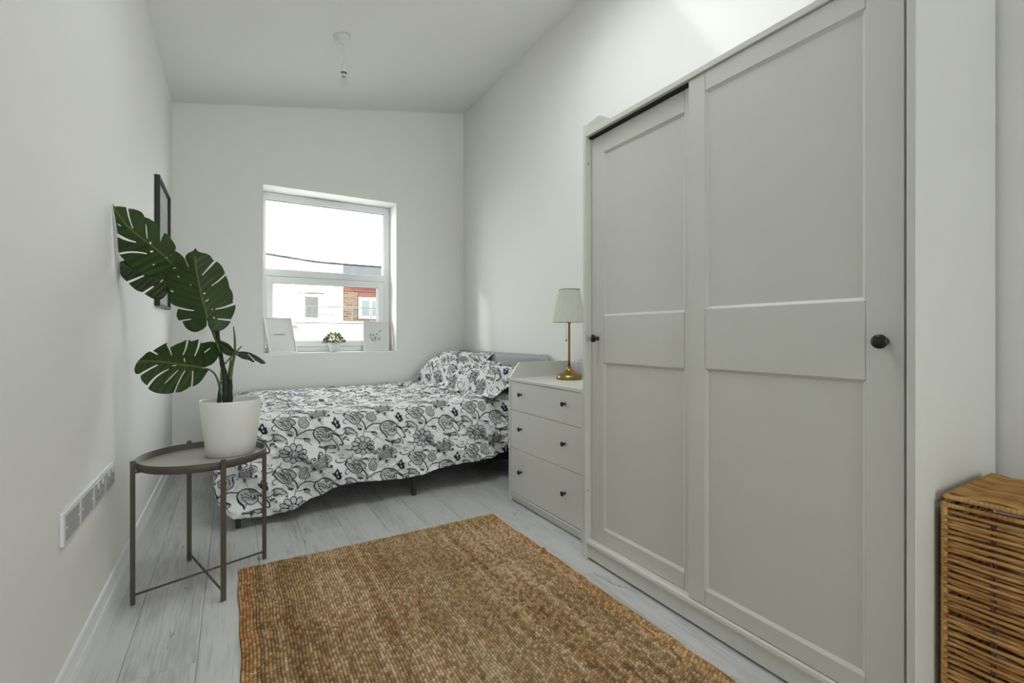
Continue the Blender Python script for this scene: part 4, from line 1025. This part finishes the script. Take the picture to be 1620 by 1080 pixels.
# ---- duvet
def duvet():
    XH, XC, YBK, YC = 1.83, .07, 4.165, 2.965          # head end, corner centre x, back, corner centre y
    ZT = .578; R = .125
    st = .0028
    def hem_z(u):                                       # hem height against distance along the front
        return np.interp(u, [-.3, -.12, .04, .17, .30, .42, .54, .75, .90, 1.13, 1.40, 1.62, 1.84], [.20, .13, .055, .038, .070, .103, .150, .137, .120, .150, .166, .190, .22])
    WA = make_waves(16, .10, .28); WB_ = make_waves(14, .045, .11); WD = make_waves(10, .10, .25, -.75, .25); WR = make_waves(7, .10, .30, 1.2, .5)
    def disp_top(x, y):
        edge = np.clip((y - YC + .05) / .3, .25, 1)
        pil = np.clip((x - 1.05) / .3, 0, 1)
        d = .007 * waves(WA, x, y) + (.0030 + .004 * pil) * waves(WB_, x, y, True) + .004 * waves(WR, x, y, True)
        return d * edge + .018 * np.exp(-((y - 3.95) / .14) ** 2) * np.clip((x) / .2, 0, 1) + .012 * pil
    # top
    xs = np.arange(XC, XH + st, st); ys = np.arange(YC, YBK + st, st)
    X, Y = np.meshgrid(xs, ys); top = np.stack([X, Y, ZT + disp_top(X, Y)], -1)
    cos = [top.reshape(-1, 3)]; inks = [ink(X.ravel() + .10, -(Y.ravel() - YC) + .03)]; F = [quad_index(*X.shape)]; off = X.size
    # skirt: front + corner fan + foot
    fan = np.linspace(0, math.pi / 2, int(R * math.pi / 2 / st) + 2)[1:-1]
    cols = [(x, YC, 0, -1, x) for x in xs[::-1]] + [(XC, YC, -math.sin(a), -math.cos(a), XC - R * a) for a in fan] + [(XC, y, -1, 0, XC - R * math.pi / 2 - (y - YC)) for y in ys]
    C = np.array(cols); nr = int(.72 / st)
    u = C[:, 4]; drop = (ZT - R) - hem_z(u); arc = R * math.pi / 2
    w = np.linspace(0, 1, nr)[:, None]
    s = w * (arc + drop)[None, :]
    th = np.clip(s / R, 0, math.pi / 2); d = np.clip(s - arc, 0, None)
    slant = .06 + .05 * np.clip((.5 - u) / .5, 0, 1)[None, :]
    outw = R * np.sin(th) * .82 + d * slant
    Z = ZT - R * (1 - np.cos(th)) - d * .99
    # folds of the hanging side
    U = np.broadcast_to(u[None, :], s.shape); V = s
    f = np.clip(s / .25, 0, 1)
    amp = .014 + .018 * np.clip((.75 - U) / .5, 0, 1)
    fold = f * (amp * waves(WD, U, V) + .0045 * waves(WB_, U, V, True)) + .018 * np.exp(-((U - .47 - .45 * (V - .25)) / .045) ** 2) * np.clip((V - .22) / .15, 0, 1)
    bell = .03 * np.sin(np.clip(d / .3, 0, 1) * math.pi) * .6
    Xs = C[:, 0][None, :] + C[:, 2][None, :] * (outw + fold + bell); Ys = C[:, 1][None, :] + C[:, 3][None, :] * (outw + fold + bell)
    Zs = Z + disp_top(Xs, Ys) * np.clip(1 - s / .2, 0, 1)
    # keep the last rows turned under as a hem
    Xs = np.clip(Xs, -.115, None)
    cos.append(np.stack([Xs, Ys, Zs], -1).reshape(-1, 3)); inks.append(ink((U + .10).ravel(), (V + .03).ravel())); F.append(quad_index(*s.shape, off)[:, ::-1])
    co = np.concatenate(cos); fc = np.concatenate(F)
    o = grid_mesh('duvet', co, fc, M_FLORAL, attr={'ink': np.concatenate(inks)})
    tag(o, 'white duvet with a navy floral paisley print draped over the bed', 'duvet')
duvet()

# ---- pillows (pillowcase with a flat flange)
def pillow(label, M, L, W_, T, seed, flange=.045):
    global rng
    rng = np.random.default_rng(seed)
    st = .0034; WA = make_waves(10, .07, .2); WB_ = make_waves(12, .03, .08)
    a = np.arange(-L / 2, L / 2 + st, st); b = np.arange(-W_ / 2, W_ / 2 + st, st); A, B = np.meshgrid(a, b)
    la, lb = L / 2 - flange, W_ / 2 - flange
    na, nb = np.clip(np.abs(A) / la, 0, 1), np.clip(np.abs(B) / lb, 0, 1)
    puff = ((1 - na ** 3.2) * (1 - nb ** 2.6)) ** .55
    edge = np.clip(puff * 4, 0, 1)
    fl = 1 - edge
    wv = waves(WA, A, B) * .006 * edge + waves(WB_, A, B, True) * (.0015 + .003 * edge) + fl * .006 * np.sin(A * 38 + B * 30 + seed) 
    shrink = 1 - .05 * edge
    up = np.stack([A * shrink, B * shrink, T * .62 * puff + wv + .001], -1).reshape(-1, 3)
    dn = np.stack([A * shrink, B * shrink, -T * .38 * puff + wv * .6 - .001], -1)[:, ::-1].reshape(-1, 3)
    co = np.concatenate([up, dn]); q = quad_index(*A.shape); n = A.size
    Mn = np.array(M); co = co @ Mn[:3, :3].T + Mn[:3, 3]
    o = grid_mesh('pillow', co, np.concatenate([q, quad_index(*A.shape, n)]), M_FLORAL, attr={'ink': np.concatenate([ink((A + .11 * seed).ravel(), (-B + .07 * seed).ravel())] * 2)})
    return tag(o, label, 'pillow', 'floral pillows')
E4 = lambda loc, rx, ry, rz: Matrix.Translation(loc) @ Matrix.Rotation(rz, 4, 'Z') @ Matrix.Rotation(ry, 4, 'Y') @ Matrix.Rotation(rx, 4, 'X')
# local x runs along the headboard (world Y), local y towards the headboard
pillow('floral pillow at the near edge of the bed beside the chest, corner drooping', E4((1.655, 3.235, .682), math.radians(23), math.radians(1), math.radians(-80.5)), .76, .46, .17, 3)
pillow('floral pillow by the window wall, propped against the grey headboard', E4((1.60, 3.765, .722), math.radians(33), math.radians(-1), math.radians(-82)), .74, .48, .19, 6)

# ================================================================== JUTE RUG
def rug():
    X0, X1, Y0, Y1 = .016, 1.256, .42, 2.338
    sx, sy = .0025, .0030
    xs = np.arange(X0, X1 + sx, sx); ys = np.arange(Y0, Y1 + sy, sy); X, Y = np.meshgrid(xs, ys)
    r2 = np.random.default_rng(9)
    px_, py_ = .0105, .0130
    w1 = .0014 * np.sin(Y * 3.1) + .0012 * np.sin(Y * 11 + X * 3)
    gx = (X - X0 + w1) / px_; ci = np.floor(gx).astype(int); fx = gx - ci
    ph = r2.uniform(0, 1, 400)[np.clip(ci, 0, 399)]; per = r2.uniform(.92, 1.08, 400)[np.clip(ci, 0, 399)]
    gy = (Y - Y0) / (py_ * per) + (ci % 2) * .5 + ph * .25; cj = np.floor(gy).astype(int); fy = gy - cj
    h = (np.abs(np.sin(math.pi * fx)) ** .7) * (.30 + .70 * np.sin(math.pi * fy) ** .8)
    rnd = r2.uniform(0, 1, (401, 700)); kn = rnd[np.clip(ci, 0, 400), np.clip(cj, 0, 699)]
    rnd2 = r2.uniform(0, 1, (401, 700))[np.clip(ci, 0, 400), np.clip(cj, 0, 699)]
    h = h * (.75 + .5 * kn)
    z = .0040 + .0075 * h
    for (yc, sl_, a, wd_) in ((1.795, .045, .011, .014), (1.52, .03, .006, .025), (1.05, .03, .005, .04)):   # fold creases across the rug
        z += a * np.exp(-((Y - yc - sl_ * (X - .6)) / wd_) ** 2)
    z += .0015 * np.sin(X * 9 + Y * 4) + .0012 * np.sin(Y * 17 - X * 6) + .002
    ex = np.minimum(np.minimum(X - X0, X1 - X), np.minimum(Y - Y0, Y1 - Y)); z = np.where(ex < .002, .0006, z)
    Xd = X + .002 * np.sin(Y * 8) + .002 * np.sin(Y * 23); Yd = Y + .003 * np.sin(X * 9)
    # colour: long streaks along the strands plus knots
    base = r2.normal(0, 1, 420); base = (base + np.roll(base, 1) * .7 + np.roll(base, 2) * .4) / 1.3
    st_ = base[np.clip(ci, 0, 419)] * .42 + .40 * np.sin(Y * 5.3 + base[np.clip(ci // 2, 0, 419)] * 4) + 2.1 * (kn - .5) + .3 * np.sin(X * 9 + Y * 2.0) + .25 * np.sin(Y * 13 + X * 5)
    t = np.clip(.5 + .28 * st_, 0, 1)[..., None]
    dark = np.array((.26, .155, .075)); midc = np.array((.50, .315, .155)); lite = np.array((.74, .57, .38))
    col = np.where(t < .5, dark + (midc - dark) * t * 2, midc + (lite - midc) * (t - .5) * 2)
    org = np.clip(rnd2 - .80, 0, .2)[..., None] * 3.0; col = col * (1 - org) + np.array((.62, .27, .11)) * org
    grn = np.clip(base[np.clip(ci // 5 + 50, 0, 419)], 0, 1)[..., None] * .18; col = col * (1 - grn) + np.array((.42, .35, .21)) * grn
    border = ((X - X0 < .05) | (X1 - X < .05))[..., None]; col = np.where(border, col * np.array((1.06, .92, .78)), col)
    col *= (.24 + .84 * np.clip(h * 1.1, 0, 1))[..., None]       # shade painted into the tint, darker down in the ply gaps
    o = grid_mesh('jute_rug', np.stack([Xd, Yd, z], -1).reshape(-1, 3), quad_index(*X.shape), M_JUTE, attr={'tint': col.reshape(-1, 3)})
    tag(o, 'coarse woven tan jute rug with fold creases on the grey plank floor', 'rug')
M_JUTE = mat('jute', (.35, .22, .11), .95, spec=.1)
_n, _l, _b = nodes(M_JUTE); _a = _n.new('ShaderNodeAttribute'); _a.attribute_name = 'tint'; _l.new(_a.outputs['Color'], _b.inputs['Base Color'])
_t = noise_tex(M_JUTE, 700, 3, mapping=(1, .5, 1)); add_bump(M_JUTE, _t.outputs[0], .5, .0015)
rug()

# ================================================================== WICKER BASKET
def wicker_mat():
    m = mat('varnished_willow', (.33, .17, .06), .42, spec=.4); n, l, b = nodes(m)
    oi = n.new('ShaderNodeObjectInfo')
    t = noise_tex(m, 14, 3); ad = n.new('ShaderNodeMath'); ad.operation = 'MULTIPLY_ADD'; l.new(oi.outputs['Random'], ad.inputs[0]); ad.inputs[1].default_value = .35; l.new(t.outputs[0], ad.inputs[2])
    r = ramp(m, ad.outputs[0], [(.35, (.25, .105, .03)), (.65, (.50, .25, .08)), (.95, (.70, .42, .16))]); l.new(r.outputs[0], b.inputs['Base Color'])
    t2 = noise_tex(m, 200, 2); add_bump(m, t2.outputs[0], .15, .0006)
    return m
M_WICK = wicker_mat()
M_STAKE = painted('dark_willow_stake', (.10, .045, .03), .6, 60, .1)
KX0, KX1, KY0, KY1, KH = 1.472, 1.80, .02, .452, .615
bk = thing('wicker_basket', 'tall lidded brown wicker laundry basket beside the near end of the wardrobe', 'basket', (KX0, KY0, 0))
WXb, WYb = KX1 - KX0, KY1 - KY0
def strand_mesh(L, nst, phase, amp=.0036, r=.0046):
    N = nst * 4; pts = [(L * i / N, amp * math.sin(math.pi * (i / N * nst) + phase), .0) for i in range(N + 1)]
    bm = bmesh.new(); tube(bm, pts, [r * (.92 + .12 * math.sin(i * 1.7 + phase)) for i in range(N + 1)], 6)
    me = bpy.data.meshes.new('wicker_strand'); bm.to_mesh(me); bm.free(); me.materials.append(M_WICK)
    me.polygons.foreach_set('use_smooth', [True] * len(me.polygons)); return me
random.seed(3)
sides = [((.004, .006, 0), math.pi / 2, WYb - .012, 5), ((.006, WYb - .004, 0), 0, WXb - .012, 4), ((WXb - .004, .006, 0), math.pi / 2, WYb - .012, 5), ((.006, .004, 0), 0, WXb - .012, 4)]
rows = int((KH - .03) / .0082)
for si, (o0, rz, L, nst) in enumerate(sides):
    ms = [strand_mesh(L, nst, ph + dp) for ph in (math.pi / 2, -math.pi / 2) for dp in (0, .12)]
    for k in range(rows):
        z = .014 + k * .0082
        o = bpy.data.objects.new('wicker_strand', ms[(k % 2) * 2 + (k // 2) % 2]); link(o, bk)
        o.location = (o0[0], o0[1], z + random.uniform(-.0012, .0012)); o.rotation_euler = (0, random.uniform(-.012, .012), rz)
    for k in range(nst + 1):        # upright stakes the strands weave round
        d = L * (k) / nst
        if k in (0, nst): continue
        c, s = math.cos(rz), math.sin(rz); bm = bmesh.new()
        for q in (-.003, .003): tube(bm, [(o0[0] + c * (d + q), o0[1] + s * (d + q), .004), (o0[0] + c * (d + q), o0[1] + s * (d + q), KH - .008)], .0024, 6)
        obj('stake', bm, M_STAKE, bk, True)
def wrapped(name, p, q, r, parent=bk, turns=None):
    """a post or rim bound round with willow"""
    p, q = Vector(p), Vector(q); L = (q - p).length; turns = turns or int(L / .0085); bm = bmesh.new(); N = turns * 6
    pts = [p.lerp(q, i / N) for i in range(N + 1)]; tube(bm, pts, [r * (.84 + .20 * abs(math.sin(math.pi * i / 6))) for i in range(N + 1)], 8)
    return obj(name, bm, M_WICK, parent, True)
for (x, y) in ((.004, .004), (WXb - .004, .004), (.004, WYb - .004), (WXb - .004, WYb - .004)): wrapped('corner_post', (x, y, 0), (x, y, KH), .0068)
z = KH - .006
for (p, q) in (((.002, 0), (.002, WYb)), ((WXb - .002, 0), (WXb - .002, WYb)), ((0, .002), (WXb, .002)), ((0, WYb - .002), (WXb, WYb - .002))): wrapped('rim', (*p, z), (*q, z), .0056)
bm = bmesh.new()
for q in range(6):
    yy = .02 + (WYb - .04) * q / 5; tube(bm, [(.008, yy, KH + .011), (WXb - .008, yy, KH + .011)], .0035, 6)
ld = obj('lid', bm, M_WICK, bk, True)
z = KH + .0125
for (p, q) in (((.006, .004), (.006, WYb - .004)), ((WXb - .006, .004), (WXb - .006, WYb - .004)), ((.004, .006), (WXb - .004, .006)), ((.004, WYb - .006), (WXb - .004, WYb - .006))): wrapped('lid_rim', (*p, z), (*q, z), .0062, ld)
lm = [strand_mesh(WYb - .02, 5, ph, .0050, .0042) for ph in (math.pi / 2, -math.pi / 2)]
k = 0; x = .017
while x < WXb - .014:
    o = bpy.data.objects.new('wicker_strand', lm[k % 2]); link(o, ld); o.location = (x, .01, KH + .0165)
    o.rotation_euler = (math.pi / 2 * 0, 0, math.pi / 2); o.rotation_euler = (Matrix.Rotation(math.pi / 2, 4, 'Z') @ Matrix.Rotation(math.pi / 2, 4, 'X')).to_euler()
    x += .0083; k += 1
